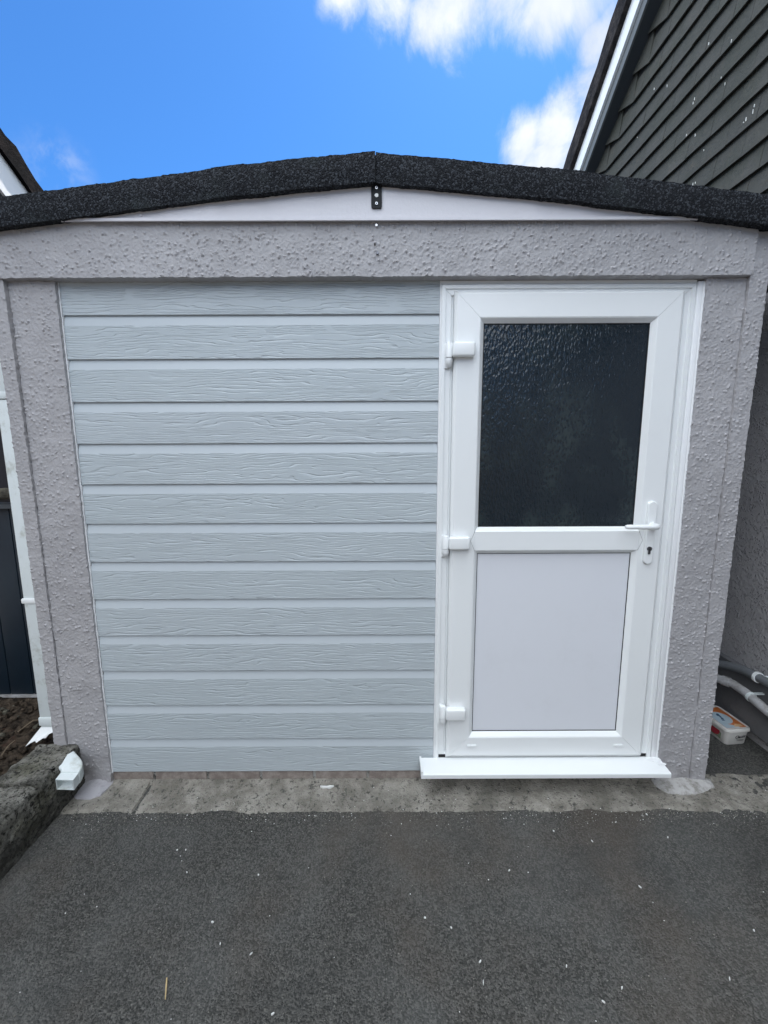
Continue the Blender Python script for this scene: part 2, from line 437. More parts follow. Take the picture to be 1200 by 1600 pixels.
def fb(x, y, z, s, o=4): return noise.fractal(Vector((x * s, y * s, z * s)), .8, 2.1, o)

def ring(mb, x0, x1, z0, z1, prof, gap=.0006, m=0):
    """mitred rectangular frame; prof = closed list of (inset, y), four pieces with a hair gap at each mitre"""
    for side in range(4):
        vs = []
        for e in (0, 1):
            for (i, y) in prof:
                if side == 0:   p = (x0 + i, y, (z0 + i + gap) if e == 0 else (z1 - i - gap))
                elif side == 1: p = (x1 - i, y, (z0 + i + gap) if e == 0 else (z1 - i - gap))
                elif side == 2: p = ((x0 + i + gap) if e == 0 else (x1 - i - gap), y, z0 + i)
                else:           p = ((x0 + i + gap) if e == 0 else (x1 - i - gap), y, z1 - i)
                vs.append(p)
        n = len(prof)
        fs = [tuple(range(n)), tuple(range(2 * n - 1, n - 1, -1))] + [(k, (k + 1) % n, (k + 1) % n + n, k + n) for k in range(n)]
        mb.add(vs, fs, m)

def text_mesh(mb, txt, size, M, m=0, shear=0.0, depth=.0006):
    c = bpy.data.curves.new('lettering', 'FONT'); c.body = txt; c.size = size; c.extrude = depth; c.shear = shear
    c.align_x = 'CENTER'; c.align_y = 'CENTER'; c.resolution_u = 3
    o = bpy.data.objects.new('lettering', c); col.objects.link(o)
    dg = bpy.context.evaluated_depsgraph_get()
    me = bpy.data.meshes.new_from_object(o.evaluated_get(dg))
    mb.add([M @ v.co for v in me.vertices], [tuple(p.vertices) for p in me.polygons], m)
    bpy.data.objects.remove(o); bpy.data.curves.remove(c); bpy.data.meshes.remove(me)

def rough_wall(x0, x1, z0, z1, yf, yb, ytop=None, step=.0029, amp=.0042, edge=.0022, seed=0.0):
    """thin rendered slab: a gridded front that is really lumpy, with uneven outline"""
    mb = MB(); nx = max(2, int((x1 - x0) / step)); nzz = max(2, int((z1 - z0) / step))
    vs = []; idx = {}
    for j in range(nzz + 1):
        for i in range(nx + 1):
            x = x0 + (x1 - x0) * i / nx; z = z0 + (z1 - z0) * j / nzz
            wx = x + .0015 * nz(x, seed, z, 60); wz = z + .0015 * nz(x, seed + 4, z, 60)
            pim = 0.0
            for sc, hgt, rad, thr in ((82., 1.0, .42, .0), (150., .55, .45, .0)):
                ds, ps = noise.voronoi(Vector((wx * sc, seed, wz * sc)))
                on = noise.cell(ps[0] * 37.3 + Vector((seed, 0, 0)))
                if on > .22:
                    t_ = 1 - (ds[0] / rad) ** 2
                    if t_ > 0: pim = max(pim, hgt * t_ * min(1.0, .45 + on))
            d = amp * (.45 * fb(x + seed, 0, z, 14, 3) + 1.25 * pim + .25 * nz(x, seed, z, 110))
            ex = ez = 0
            if i in (0, nx): ex = edge * (nz(x, seed + 3, z, 40) + .6 * nz(x, 5, z, 95))
            if j in (0, nzz): ez = edge * (nz(x, seed + 7, z, 40) + .6 * nz(x, 9, z, 95))
            yy = yf if ytop is None else yf + (ytop - yf) * min(1, max(0, z / 1.96)) ** 3
            idx[i, j] = len(vs); vs.append((x + ex, yy - d, z + ez))
    fs = [(idx[i, j], idx[i + 1, j], idx[i + 1, j + 1], idx[i, j + 1]) for j in range(nzz) for i in range(nx)]
    loop = [(i, 0) for i in range(nx + 1)] + [(nx, j) for j in range(1, nzz + 1)] + [(i, nzz) for i in range(nx - 1, -1, -1)] + [(0, j) for j in range(nzz - 1, 0, -1)]
    base = len(vs)
    for (i, j) in loop:
        p = vs[idx[i, j]]; vs.append((p[0], yb, p[2]))
    n = len(loop)
    for k in range(n):
        a = idx[loop[k]]; b_ = idx[loop[(k + 1) % n]]
        fs.append((b_, a, base + k, base + (k + 1) % n))
    mb.add(vs, fs)
    return mb

# ================================================================== SETTING
def ground_sheet():
    mb = MB(); mb.box(-120, 120, -120, 120, -.30, -.06); o = mb.build('ground', 'tarmac'); tag(o, kind='structure')
    # the driveway itself, gently uneven, as a finer sheet on top
    mb = MB(); nx, ny = 170, 120; x0, x1, y0, y1 = -1.262, 1.80, -1.6, .62
    vs = []
    for j in range(ny + 1):
        for i in range(nx + 1):
            x = x0 + (x1 - x0) * i / nx; y = y0 + (y1 - y0) * j / ny
            vs.append((x, y, .0018 * fb(x, y, 0, 5, 3) + .0016 * nz(x, y, 4, 45)))
    mb.add(vs, [(j * (nx + 1) + i, j * (nx + 1) + i + 1, (j + 1) * (nx + 1) + i + 1, (j + 1) * (nx + 1) + i) for j in range(ny) for i in range(nx)])
    # aprons out to the neighbours, one sheet further down the drive
    mb.box(-1.262, 1.80, -14, -1.6, -.05, 0); mb.box(1.32, 1.80, .62, 6, -.05, 0)
    o = mb.build('driveway', 'tarmac', recalc=False, smooth=True); tag(o, kind='structure')
ground_sheet()

def concrete_strip():
    mb = MB(); nx, ny = 620, 30; x0, x1 = -1.262, 1.82
    vs = []
    for j in range(ny + 1):
        for i in range(nx + 1):
            x = x0 + (x1 - x0) * i / nx; t = j / ny
            fr = -.146 - .010 * fb(x, 1, 0, 7, 5) - .005 * nz(x, 2, 0, 60) - .004 * nz(x, 4, 0, 130)
            if x > 1.25: fr -= .03 * (x - 1.25) + .012 * nz(x, 5, 0, 30)
            bk = .03 if x < 1.34 else .03 + .04 * nz(x, 8, 0, 8)
            y = fr + (bk - fr) * t
            z = .007 + .0025 * fb(x, y, 0, 18, 4) + (.006 * max(0, 1 - abs(y + .0) / .05))
            if j == 0: z = -.004
            if j == 1: z *= .7
            if x > 1.34:
                z = .0035 + .0042 * fb(x, y, 3, 26, 4) - .004 * (x - 1.34) / .4     # thins out and lets the tarmac show
            # the long crack that cuts the left end off
            cx = -.974 + (y + .035) * -.05
            if abs(x - cx) < .006 and y < -.01: z -= .012
            vs.append((x, y, z))
    mb.add(vs, [(j * (nx + 1) + i, j * (nx + 1) + i + 1, (j + 1) * (nx + 1) + i + 1, (j + 1) * (nx + 1) + i) for j in range(ny) for i in range(nx)])
    o = mb.build('concrete_strip', 'concrete', recalc=False, smooth=True); tag(o, kind='structure')
concrete_strip()

# ================================================================== GARAGE
G = thing('garage', 'grey pebble-rendered garage front with pale blue-grey boards, white half-glazed door and black felt roof edge', 'garage')
XL, XR, XD = -1.136, 1.120, .204
# boards
b0, gz = .053, .1503
for k in range(13):
    zb = b0 + gz * k
    prof = [(.011, zb), (.0006, zb), (0, zb + .0012), (0, zb + .114), (.0085, zb + .149), (.0085, zb + .158), (.016, zb + .158), (.016, zb)]
    if k == 12: prof = [(.011, zb), (.0006, zb), (0, zb + .0012), (0, 1.985), (.016, 1.985), (.016, zb)]
    mb = MB(); n = len(prof); sag = random.uniform(-.0006, .0006)
    x0 = XL + random.uniform(0, .0015); x1 = XD - .004
    mb.add([(x0, y, z - k * 0 - zb) for y, z in prof] + [(x1, y, z + sag - zb) for y, z in prof],
           [tuple(range(n)), tuple(range(2 * n - 1, n - 1, -1))])
    for i in range(n):
        mb.add([(x0, prof[i][0], prof[i][1] - zb), (x0, prof[(i + 1) % n][0], prof[(i + 1) % n][1] - zb),
                (x1, prof[(i + 1) % n][0], prof[(i + 1) % n][1] + sag - zb), (x1, prof[i][0], prof[i][1] + sag - zb)],
               [(0, 1, 2, 3)], 1 if i == 2 else 0)
    o = mb.build('cladding_board', ['board_smooth', 'board_grain'], G); o.location = (0, 0, zb)
B('cladding_trim', 'silicone', G, XL - .0065, XL - .0008, -.002, .02, .05, 1.975)
B('cladding_trim', 'silicone', G, XD - .0035, XD + .0005, -.003, .02, .05, 1.975)
B('backing_panel', 'gap_black', G, XL - .004, XR + .03, .018, .03, .05, 1.98)
# rendered front
def rw(name, *a, m='render_paint', **k): return rough_wall(*a, **k).build(name, m, G, smooth=True, recalc=False)
rw('lintel', -1.352, 1.262, 1.964, 2.20, -.042, .30, seed=1.7)
rw('post', -1.3025, XL - .005, .0, 1.9625, -.010, .10, ytop=-.016, seed=4.1, amp=.0040)
rw('post', -1.3535, -1.3035, .0, 1.9720, -.017, .10, ytop=-.034, seed=6.2, amp=.0038)
rw('post', XR + .003, 1.2618, .0, 1.9625, -.012, .10, ytop=-.018, seed=9.3, amp=.0040)
rw('post', 1.2632, 1.326, .0, 2.105, -.018, .10, ytop=-.029, seed=12.5, amp=.0040)
B('side_wall', 'render_paint', G, -1.345, -1.25, .101, 4.8, -.05, 2.13)
B('side_wall', 'render_paint', G, 1.22, 1.32, .101, 4.8, -.05, 2.13)
B('back_wall', 'render_paint', G, -1.2495, 1.2195, 4.7, 4.8, -.05, 2.13)
B('side_fascia', 'pipe_grey', G, 1.3285, 1.352, -.005, 4.8, 2.008, 2.135)
B('side_fascia', 'pipe_grey', G, -1.39, -1.3545, -.005, 4.8, 2.03, 2.10)
# gable board, under the felt
def roof_under(x):
    a = abs(x + .022); s = -1 if x < -.022 else 1
    pts = [(0, 2.236), (.53, 2.190), (1.24, 2.109), (1.75, 2.045)]
    for (p, q) in zip(pts, pts[1:]):
        if a <= q[0]: return p[1] + (q[1] - p[1]) * (a - p[0]) / (q[0] - p[0])
    return 2.04
xs = [-1.118 + (2.158) * i / 40 for i in range(41)]
mb = MB(); mb.extr([(x, max(roof_under(x) + .03, 2.143)) for x in xs] + [(1.04, 2.136), (-1.118, 2.136)], -.052, -.044)
mb.extr([(-1.122, 2.1315), (1.044, 2.1285), (1.044, 2.1375), (-1.122, 2.1405)], -.060, -.053)
mb.build('gable_board', 'gable_paint', G)
# felt covered fascia: four overlapping strips with a lumpy outline
def felt_strip(xa, xb, lap, seed):
    mb = MB(); n = int(abs(xb - xa) / .008); vs = []; rows = 13
    for i in range(n + 1):
        x = xa + (xb - xa) * i / n; zu = roof_under(x) + .0022 * fb(x, seed, 0, 9, 3) + .0022 * nz(x, seed, 1, 70) - .001
        hgt = .0885 + .0022 * nz(x, seed, 2, 12)
        for j in range(rows + 1):
            t = j / rows; z = zu + hgt * t
            bul = .0035 * math.sin(t * math.pi) + .0015 * fb(x, z, seed, 20, 3) + .0013 * nz(x, z, seed, 120)
            if j == rows: z += .0018 * nz(x, 3, seed, 90)
            vs.append((x, -.072 - lap - bul, z))
        vs.append((x, -.02, zu + hgt + .004)); vs.insert(len(vs) - rows - 2, (x, -.044, zu + .002))
    m_ = rows + 3
    fs = [(i * m_ + j, (i + 1) * m_ + j, (i + 1) * m_ + j + 1, i * m_ + j + 1) for i in range(n) for j in range(m_ - 1)]
    fs += [tuple(range(m_)), tuple(n * m_ + j for j in range(m_ - 1, -1, -1))]
    mb.add(vs, fs)
    return mb.build('felt_fascia', 'mineral_felt', G, smooth=True)
felt_strip(-1.72, -.550, 0, 1.0); felt_strip(-.552, -.0234, .0065, 2.0)
felt_strip(-.0212, .512, .0, 3.0)
B('seam_strip', 'gap_black', G, -.030, -.014, -.068, -.03, 2.240, 2.318); felt_strip(.509, 1.72, .0055, 4.0)
# roof deck behind the felt edge
mb = MB()
pts = [-1.70, -1.25, -.55, -.022, .50, 1.22, 1.70]
mb.extr([(x, roof_under(x) + .012) for x in pts] + [(x, roof_under(x) + .088) for x in reversed(pts)], -.0185, 4.9)
mb.build('roof_deck', 'mineral_felt', G)
# brick course under the boards
mb = MB(); mb.box(-1.15, .34, .012, .10, -.03, .0525); o = mb.build('plinth', 'mortar', G)
mb = MB(); x = -1.19
while x < .30:
    a, b_ = max(x, -1.145), min(x + .213, .335)
    if b_ - a > .03: mb.rbox(a, b_, .007, .03, -.01, .0515, r=.003)
    x += .2245
mb.build('brick_course', 'old_brick', G, smooth=True)
B('threshold_block', 'concrete', G, .345, 1.119, .0, .09, -.03, .086)
# painted cement footings
def footing(pts, h, m):
    mb = MB(); cx = sum(p[0] for p in pts) / len(pts)
    P = []
    for k in range(len(pts)):
        a, b_ = pts[k], pts[(k + 1) % len(pts)]
        for i in range(6):
            t = i / 6; x = a[0] + (b_[0] - a[0]) * t; y = a[1] + (b_[1] - a[1]) * t
            P.append((x + .004 * nz(x, y, 3, 60), y + .005 * nz(x, y, 9, 50)))
    cy = .0; n = len(P); vs = []
    for t in (1.0, .97, .85, .6, .3):
        for (x, y) in P:
            xx = cx + (x - cx) * t; yy = cy + (y - cy) * t
            z = {1.0: -.004, .97: .010, .85: .015}.get(t, .015 + (h - .015) * (1 - t)) + .003 * fb(xx, yy, 1, 24, 3)
            vs.append((xx, yy, z))
    vs.append((cx, cy, h))
    fs = [(r_ * n + k, r_ * n + (k + 1) % n, (r_ + 1) * n + (k + 1) % n, (r_ + 1) * n + k) for r_ in range(4) for k in range(n)]
    fs += [(4 * n + k, 4 * n + (k + 1) % n, 5 * n) for k in range(n)]
    mb.add(vs, fs)
    return mb.build('post_footing', m, G, smooth=True)
footing([(-1.258, .02), (-1.262, -.06), (-1.238, -.088), (-1.178, -.092), (-1.145, -.078), (-1.134, -.03), (-1.136, .02)], .03, 'painted_cement')
footing([(1.10, .02), (1.105, -.035), (1.135, -.072), (1.19, -.082), (1.245, -.080), (1.31, -.060), (1.352, -.045), (1.362, -.005), (1.33, .02)], .030, 'broken_cement')
# black fixing plate at the apex and the screws below it
mb = MB(); PP = []
for (cx_, cz_, a_) in ((-.0085, 2.174, -90), (-.0085, 2.232, 0), (-.0315, 2.232, 90), (-.0315, 2.174, 180)):
    PP += [(cx_ + .006 * math.cos(R(a_ + 15 * q)), cz_ + .006 * math.sin(R(a_ + 15 * q))) for q in range(7)]
mb.extr(PP, -.058, -.0525)
pl = mb.build('fixing_plate', 'black_plastic', G, smooth=True)
for z in (2.228, 2.181):
    mb = MB(); mb.tube([(-.020, -.0575, z), (-.020, -.0600, z)], .0042, 16); mb.build('screw', 'metal_bright', pl, smooth=True)
    mb = MB(); mb.tube([(-.020, -.0595, z), (-.020, -.0605, z)], .0022, 10); mb.build('screw_recess', 'gap_black', pl)
mb = MB()
mb.add([(-.020 + .0072 * math.cos(a * math.pi / 5) * (1 if a % 2 else .8), -.0592, 2.2055 + .006 * math.sin(a * math.pi / 5)) for a in range(10)] +
       [(-.020 + .0055 * math.cos(a * math.pi / 5), -.057, 2.2055 + .006 * math.sin(a * math.pi / 5)) for a in range(10)],
       [tuple(range(10))] + [(k, (k + 1) % 10, (k + 1) % 10 + 10, k + 10) for k in range(10)])
mb.build('centre_hole', 'white_fleck', pl)
for (x, z, m_, r_) in ((-.021, 2.121, 'metal_bright', .0040), (-.027, 2.063, 'gap_black', .0026), (-.018, 2.035, 'metal_dark', .0040)):
    mb = MB(); mb.tube([(x, -.040, z), (x, -.0495, z)], r_, 12); mb.build('screw', m_, G, smooth=True)
for x, z in ((.82, 2.150), (-.80, 2.152)):
    mb = MB(); mb.tube([(x, -.05, z), (x, -.0555, z)], .0035, 12); mb.build('screw', 'gable_paint', G, smooth=True)

# ---- door frame, leaf, sill
FR = [(0, .035), (0, -.004), (.004, -.008), (.016, -.008), (.0175, -.002), (.036, -.002), (.040, .004), (.046, .006), (.046, .035)]
mb = MB(); ring(mb, XD, 1.100, .098, 1.953, FR)
mb.box(XD, 1.100, -.004, .03, 1.9535, 1.963)
mb.build('door_frame', 'upvc', G)
mb = MB(); mb.rbox(1.1005, 1.1245, -.0105, .02, .10, 1.958, r=.004)
vs = []; nz1 = 420
for i in range(nz1 + 1):
    z = .105 + 1.85 * i / nz1; e_ = .0018 * nz(0, 2, z, 22) + .0013 * nz(0, 7, z, 70)
    vs += [(1.1180, -.0112, z), (1.1212 + e_ * .3, -.0142, z), (1.1250 + e_, -.0140, z), (1.1275 + e_, -.0105, z), (1.1275 + e_, .0, z)]
mb.add(vs, [(i * 5 + k, (i + 1) * 5 + k, (i + 1) * 5 + k + 1, i * 5 + k + 1) for i in range(nz1) for k in range(4)])
mb.build('frame_sealant', 'silicone', G, smooth=True)
leaf_prof = [(0, .02), (0, -.006), (.001, -.010), (.0095, -.017), (.012, -.018), (.090, -.018), (.0915, -.0165), (.093, -.0165), (.107, -.001), (.107, .02)]
mb = MB(); ring(mb, .2505, 1.057, .126, 1.929, leaf_prof, gap=.0005)
rail = [(.02, .984), (-.001, .984), (-.0165, .998), (-.018, .9995), (-.018, 1.0715), (-.0165, 1.073), (-.001, 1.087), (.02, 1.087)]
# transom rail between the stiles, with welded arrow ends
xl, xr = .2505 + .107, 1.057 - .107
n = len(rail); pl_ = []
for (y, z) in rail:
    d = (.018 - abs(0)) if y < -.0005 else 0
    inset = {True: 0}.get(True)
    pl_.append((y, z))
vs = []
for sgn, xe in ((-1, xl), (1, xr)):
    for (y, z) in pl_:
        push = .014 * max(0, min(1, (-y - .001) / .0155)); push += .012 * (1 - abs(z - 1.0355) / .0365) if abs(z - 1.0355) < .0365 else 0
        vs.append((xe + sgn * push * 1.0, y - (.0002 if y < -.01 else 0), z))
mb.add(vs, [tuple(range(n)), tuple(range(2 * n - 1, n - 1, -1))] + [(k, (k + 1) % n, (k + 1) % n + n, k + n) for k in range(n)])
door = mb.build('door_leaf', 'upvc', G)
# hairline welds at the transom ends
for sgn, xe in ((-1, xl - .014), (1, xr + .014)):
    mb = MB()
    for za, zb in ((.998, 1.0355), (1.073, 1.0355)):
        a = Vector((xe, -.0183, za)); b_ = Vector((xe + sgn * .016, -.0183, zb)); d = (b_ - a).normalized(); q = Vector((-d.z, 0, d.x)) * .0006
        mb.add([a - q, a + q, b_ + q, b_ - q, *(p + Vector((0, .001, 0)) for p in (a - q, a + q, b_ + q, b_ - q))], [(0, 1, 2, 3), (0, 4, 5, 1), (1, 5, 6, 2), (2, 6, 7, 3), (3, 7, 4, 0), (4, 7, 6, 5)])
    mb.build('weld_line', 'pipe_grey', door)
mb = MB(); mb.box(xl - .004, xr + .004, .002, .010, 1.083, 1.826)
gl = mb.build('glass_pane', 'obscure_glass', door)
mb = MB(); ring(mb, xl - .0005, xr + .0005, 1.0865, 1.8225, [(0, .004), (0, -.0008), (.0035, -.0006), (.0035, .004)], 0)
mb.build('gasket', 'gap_black', gl)
mb = MB(); mb.box(xl - .004, xr + .004, .002, .012, .230, .986)
pn = mb.build('lower_panel', 'upvc_panel', door)
mb = MB(); ring(mb, xl - .0005, xr + .0005, .2325, .9845, [(0, .004), (0, -.0008), (.0028, -.0006), (.0028, .004)], 0)
mb.build('gasket', 'gap_black', pn)
for zc in (1.726, 1.031, .333):
    mb = MB()
    mb.rbox(.243, .322, -.046, -.018, zc - .024, zc + .025, r=.0075, seg=4)
    o = mb.build('hinge', 'upvc', door, smooth=True)
    mb = MB(); mb.tube([(.233, -.020, zc - .024), (.233, -.020, zc + .022), (.233, -.020, zc + .0255)], [.0125, .0125, .0105], 20)
    mb.build('hinge_pin', 'upvc', o, smooth=True)
    mb = MB(); mb.tube([(.2335, -.018, zc - .026), (.2335, -.018, zc - .036), (.2340, -.016, zc - .048), (.2345, -.013, zc - .056)], [.0125, .0135, .0105, .0045], 20)
    mb.rbox(.219, .2325, -.011, -.003, zc - .060, zc + .026, r=.0035, seg=3)
    mb.build('hinge_cap', 'upvc', o, smooth=True)
# handle
def stadium(cx, z0, z1, hw, y0, y1, mb, seg=12, bev=.0025):
    out = []
    for (yy, s) in ((y1, 0), (y0 + bev, 0), (y0, bev)):
        r_ = hw - s; rr = []
        for k in range(seg + 1): a = math.pi * k / seg; rr.append((cx + r_ * math.cos(a), yy, z1 - hw + r_ * math.sin(a)))
        for k in range(seg + 1): a = math.pi + math.pi * k / seg; rr.append((cx + r_ * math.cos(a), yy, z0 + hw + r_ * math.sin(a)))
        out.append(rr)
    n = len(out[0]); vs = [p for r_ in out for p in r_]
    mb.add(vs, [tuple(range(2 * n, 3 * n))] + [(l * n + k, l * n + (k + 1) % n, (l + 1) * n + (k + 1) % n, (l + 1) * n + k) for l in range(2) for k in range(n)])
mb = MB(); stadium(1.001, .945, 1.186, .0165, -.030, -.018, mb)
hd = mb.build('handle_plate', 'upvc', door, smooth=True)
mb = MB(); mb.tube([(1.004, -.029, 1.095), (1.004, -.050, 1.095), (1.001, -.060, 1.0955), (.992, -.066, 1.096), (.970, -.068, 1.096), (.92, -.068, 1.0965), (.889, -.067, 1.0965), (.882, -.066, 1.0965)],
                     [.0125, .0115, .0115, .0108, .0098, .0088, .0085, .0055], 18)
mb.build('lever', 'upvc', hd, smooth=True)
mb = MB(); mb.tube([(1.000, -.0295, 1.006), (1.000, -.0345, 1.006)], .0085, 20); mb.rbox(.9955, 1.0045, -.0345, -.0295, .985, 1.004, r=.002)
mb.build('lock_cylinder', 'metal_dark', hd, smooth=True)
mb = MB(); mb.box(.9993, 1.0007, -.0352, -.0343, 1.000, 1.012); mb.build('keyway', 'gap_black', hd)
for xc in (.3545, .952):
    mb = MB(); mb.rbox(xc - .0185, xc + .0185, -.0235, -.0175, .1765, .1855, r=.0025, seg=2); mb.build('drain_cap', 'upvc', door, smooth=True)
# threshold and sill
mb = MB(); mb.box(.222, 1.083, -.0055, .03, .107, .1165); mb.build('threshold', 'pipe_grey', G)
B('frame_gap', 'gap_black', G, .2215, .2495, -.003, .02, .1175, .130)
B('frame_gap', 'gap_black', G, 1.0585, 1.082, -.003, .02, .1175, .130)
mb = MB()
sp = [(-.085, .0905), (-.087, .0925), (-.087, .1085), (-.084, .1115), (-.030, .1185), (-.006, .1215), (-.006, .1065), (.03, .1065), (.03, .0905)]
sp = [(-.087, .0905), (-.0885, .092), (-.0885, .1075), (-.086, .110), (-.0075, .1185), (-.0065, .1065), (.03, .1065), (.03, .0905)]
mb.extr(sp, .1425, 1.1305, axis='x')
mb.box(.1422, .1500, -.0875, -.004, .1095, .1225)
mb.build('door_sill', 'upvc', G)
mb = MB()
for i in range(14):
    x = 1.085 + .045 * random.random(); y = -.05 + .04 * random.random()
    bm = bmesh.new(); bmesh.ops.create_icosphere(bm, subdivisions=1, radius=.005 + .005 * random.random())
    mb.bm(bm, 0, Matrix.Translation((x, y, .1165)) @ Matrix.Diagonal((1.5, 1, .35, 1)))
mb.build('sealant_blob', 'silicone', G, smooth=True)
MOV = G

# ================================================================== RIGHT HOUSE
H = thing('tile_hung_house', 'house gable hung with dark tiles above grey render, right of the garage', 'house', (1.755, 0, 0), R(2.0))
SL = .808
def verge_y(z): return 2.005 - (z - 3.522) / SL        # where the sloping soffit meets the wall
ZT = 2.293
RY0 = -5.0                                             # ridge line: the gable rises towards and past the camera
def roofz(y): return 3.522 - SL * (y - 2.005)
YR = -1.0
ZR = roofz(YR)
YE = verge_y(2.45)
gab = [(YE, 2.45), (YR, ZR), (YR - (ZR - 2.45) / SL, 2.45)]
YB = gab[2][0]
mb = MB(); mb.extr([(YE, -.3), (YE, 2.45), (YR, ZR - .02), (YB, 2.45), (YB, -.3)], .012, 7.0, axis='x')
mb.build('wall', 'house_render', H)
mb = MB(); mb.extr([(YE - .02, ZT + .01), (YE - .02, 2.44), (YR, ZR - .05), (YB + .02, 2.44), (YB + .02, ZT + .01)], -.004, .011, axis='x'); mb.build('tile_batten', 'tile_back', H)
B('plinth', 'plinth_paint', H, -.022, .010, YB, 3.5, .062, .335)
mb = MB(); rows = int((4.75 - ZT) / .115) + 1
for k in range(rows):
    zb = ZT + .115 * k; yv = verge_y(zb + .07) + .008
    y = yv - .185; rng = random.Random(k * 13 + 5)
    stop = -2.4
    # verge tile: lower edge cut up towards the verge, far edge following the slope
    def tilepoly(ya, yb_, pts, jx, ytop=None):
        low = pts; th = .011
        hh = .128 if ytop is None else .205
        top = [(yb_ if ytop is None else ytop, zb + hh), (ya, zb + hh)]
        outer = [(-.030 + jx, p[0], p[1]) for p in low] + [(-.009, p[0], p[1]) for p in top]
        inner = [(-.030 + th + jx, p[0], p[1]) for p in low] + [(.002, p[0], p[1]) for p in top]
        m_ = len(outer)
        mb.add(outer + inner, [tuple(range(m_)), tuple(range(2 * m_ - 1, m_ - 1, -1))] + [(i, i + m_, (i + 1) % m_ + m_, (i + 1) % m_) for i in range(m_)])
    tilepoly(y + .001, yv, [(y + .001, zb), (y + .004, zb), (yv, zb + .070)], .0, verge_y(zb + .205) + .008)
    y2 = y - ((k % 2) * .0825 + .0825)
    first = True
    while y > stop:
        wdt = (y - y2) if first else .165
        first = False
        j1, j2 = rng.uniform(-.0022, .0022), rng.uniform(-.0022, .0022)
        tilepoly(y - wdt + .0009, y - .0009, [(y - wdt + .0009, zb + j1), (y - .0009, zb + j2)], rng.uniform(-.002, .002))
        y -= wdt
mb.build('tile_cladding', 'plain_tile', H)
# bird droppings on the tiles (wear with a shape of its own)
rng = random.Random(3)
def on_tile(yy, zz):
    k = math.floor((zz - ZT) / .115); fz = (zz - ZT - .115 * k) / .128
    return -.030 + .021 * fz - .0022
for (yy, zz) in [(1.34, 3.60), (1.23, 3.50), (.90, 3.46), (1.02, 3.12), (.96, 3.09), (.98, 3.25), (.63, 2.92), (.60, 2.93), (.88, 2.93), (.93, 2.80), (1.5, 3.42), (.49, 2.70), (.50, 2.77), (.80, 3.2), (.75, 3.35)]:
    for q in range(rng.randint(1, 2)):
        mb = MB()
        a = yy + rng.uniform(-.012, .012); c = zz + rng.uniform(-.02, .02); hw = rng.uniform(.001, .0027); hh = rng.uniform(.003, .011)
        pts = [(on_tile(a, c) - .001, a + hw * math.cos(t) * (1.2 if math.sin(t) < 0 else .7), c + hh * math.sin(t)) for t in [i * math.pi / 5 for i in range(10)]]
        mb.add(pts + [(p[0] + .003, p[1], p[2]) for p in pts], [tuple(range(10))] + [(i, (i + 1) % 10, (i + 1) % 10 + 10, i + 10) for i in range(10)])
        mb.build('bird_dropping', 'dropping', H)
def sloped(name, c0, c1, o0, o1, m, jit=0, both=True, parent=None):
    """board following the verge: local x from c0 to c1, vertical offset o0..o1 above the soffit line"""
    mb = MB()
    for (ya, yb_) in (((YE + .35), YR), ):
        n = 60 if jit else 1; vs = []
        for i in range(n + 1):
            y = ya + (yb_ - ya) * i / n; j = jit * nz(y, c0, o1, 11) + jit * .5 * nz(y, 3, 1, 33); z = roofz(y)
            st = 0
            if jit: st = .016 * ((y / .30) % 1.0)           # stepped tile edges
            vs += [(c0 - j * .3, y, z + o0), (c1, y, z + o0), (c1, y, z + o1 + st + j), (c0 - j * .3, y, z + o1 + st + j)]
        fs = [(i * 4 + k, i * 4 + (k + 1) % 4, (i + 1) * 4 + (k + 1) % 4, (i + 1) * 4 + k) for i in range(n) for k in range(4)]
        fs += [(0, 1, 2, 3), (n * 4, n * 4 + 3, n * 4 + 2, n * 4 + 1)]
        mb.add(vs, fs)
    return mb.build(name, m, parent or H)
sloped('soffit', -.098, .010, 0.0, .012, 'soffit_dark')
sloped('barge_board', -.112, -.099, -.004, .16, 'barge_grey')
sloped('barge_board', -.130, -.1125, .080, .31, 'barge_white')['label'] = 'white painted barge board'
sloped('verge_tiles', -.165, .30, .232, .405, 'roof_tile', jit=.010)
mb = MB(); mb.add([(.301, YE + .35, roofz(YE + .35) + .22), (7.2, YE + .35, roofz(YE + .35) + .22), (7.2, YR, ZR + .22), (.301, YR, ZR + .22),
                   (.301, YE + .35, roofz(YE + .35) + .34), (7.2, YE + .35, roofz(YE + .35) + .34), (7.2, YR, ZR + .34), (.301, YR, ZR + .34)],
                  [(0, 3, 2, 1), (4, 5, 6, 7), (0, 1, 5, 4), (1, 2, 6, 5), (2, 3, 7, 6), (3, 0, 4, 7)])
mb.add([(-.16, YR, ZR + .22), (7.2, YR, ZR + .22), (7.2, YB - .3, 2.3 + .22), (-.16, YB - .3, 2.3 + .22),
        (-.16, YR, ZR + .36), (7.2, YR, ZR + .36), (7.2, YB - .3, 2.3 + .36), (-.16, YB - .3, 2.3 + .36)],
       [(0, 3, 2, 1), (4, 5, 6, 7), (0, 1, 5, 4), (1, 2, 6, 5), (2, 3, 7, 6), (3, 0, 4, 7)])
mb.build('roof', 'roof_tile', H)

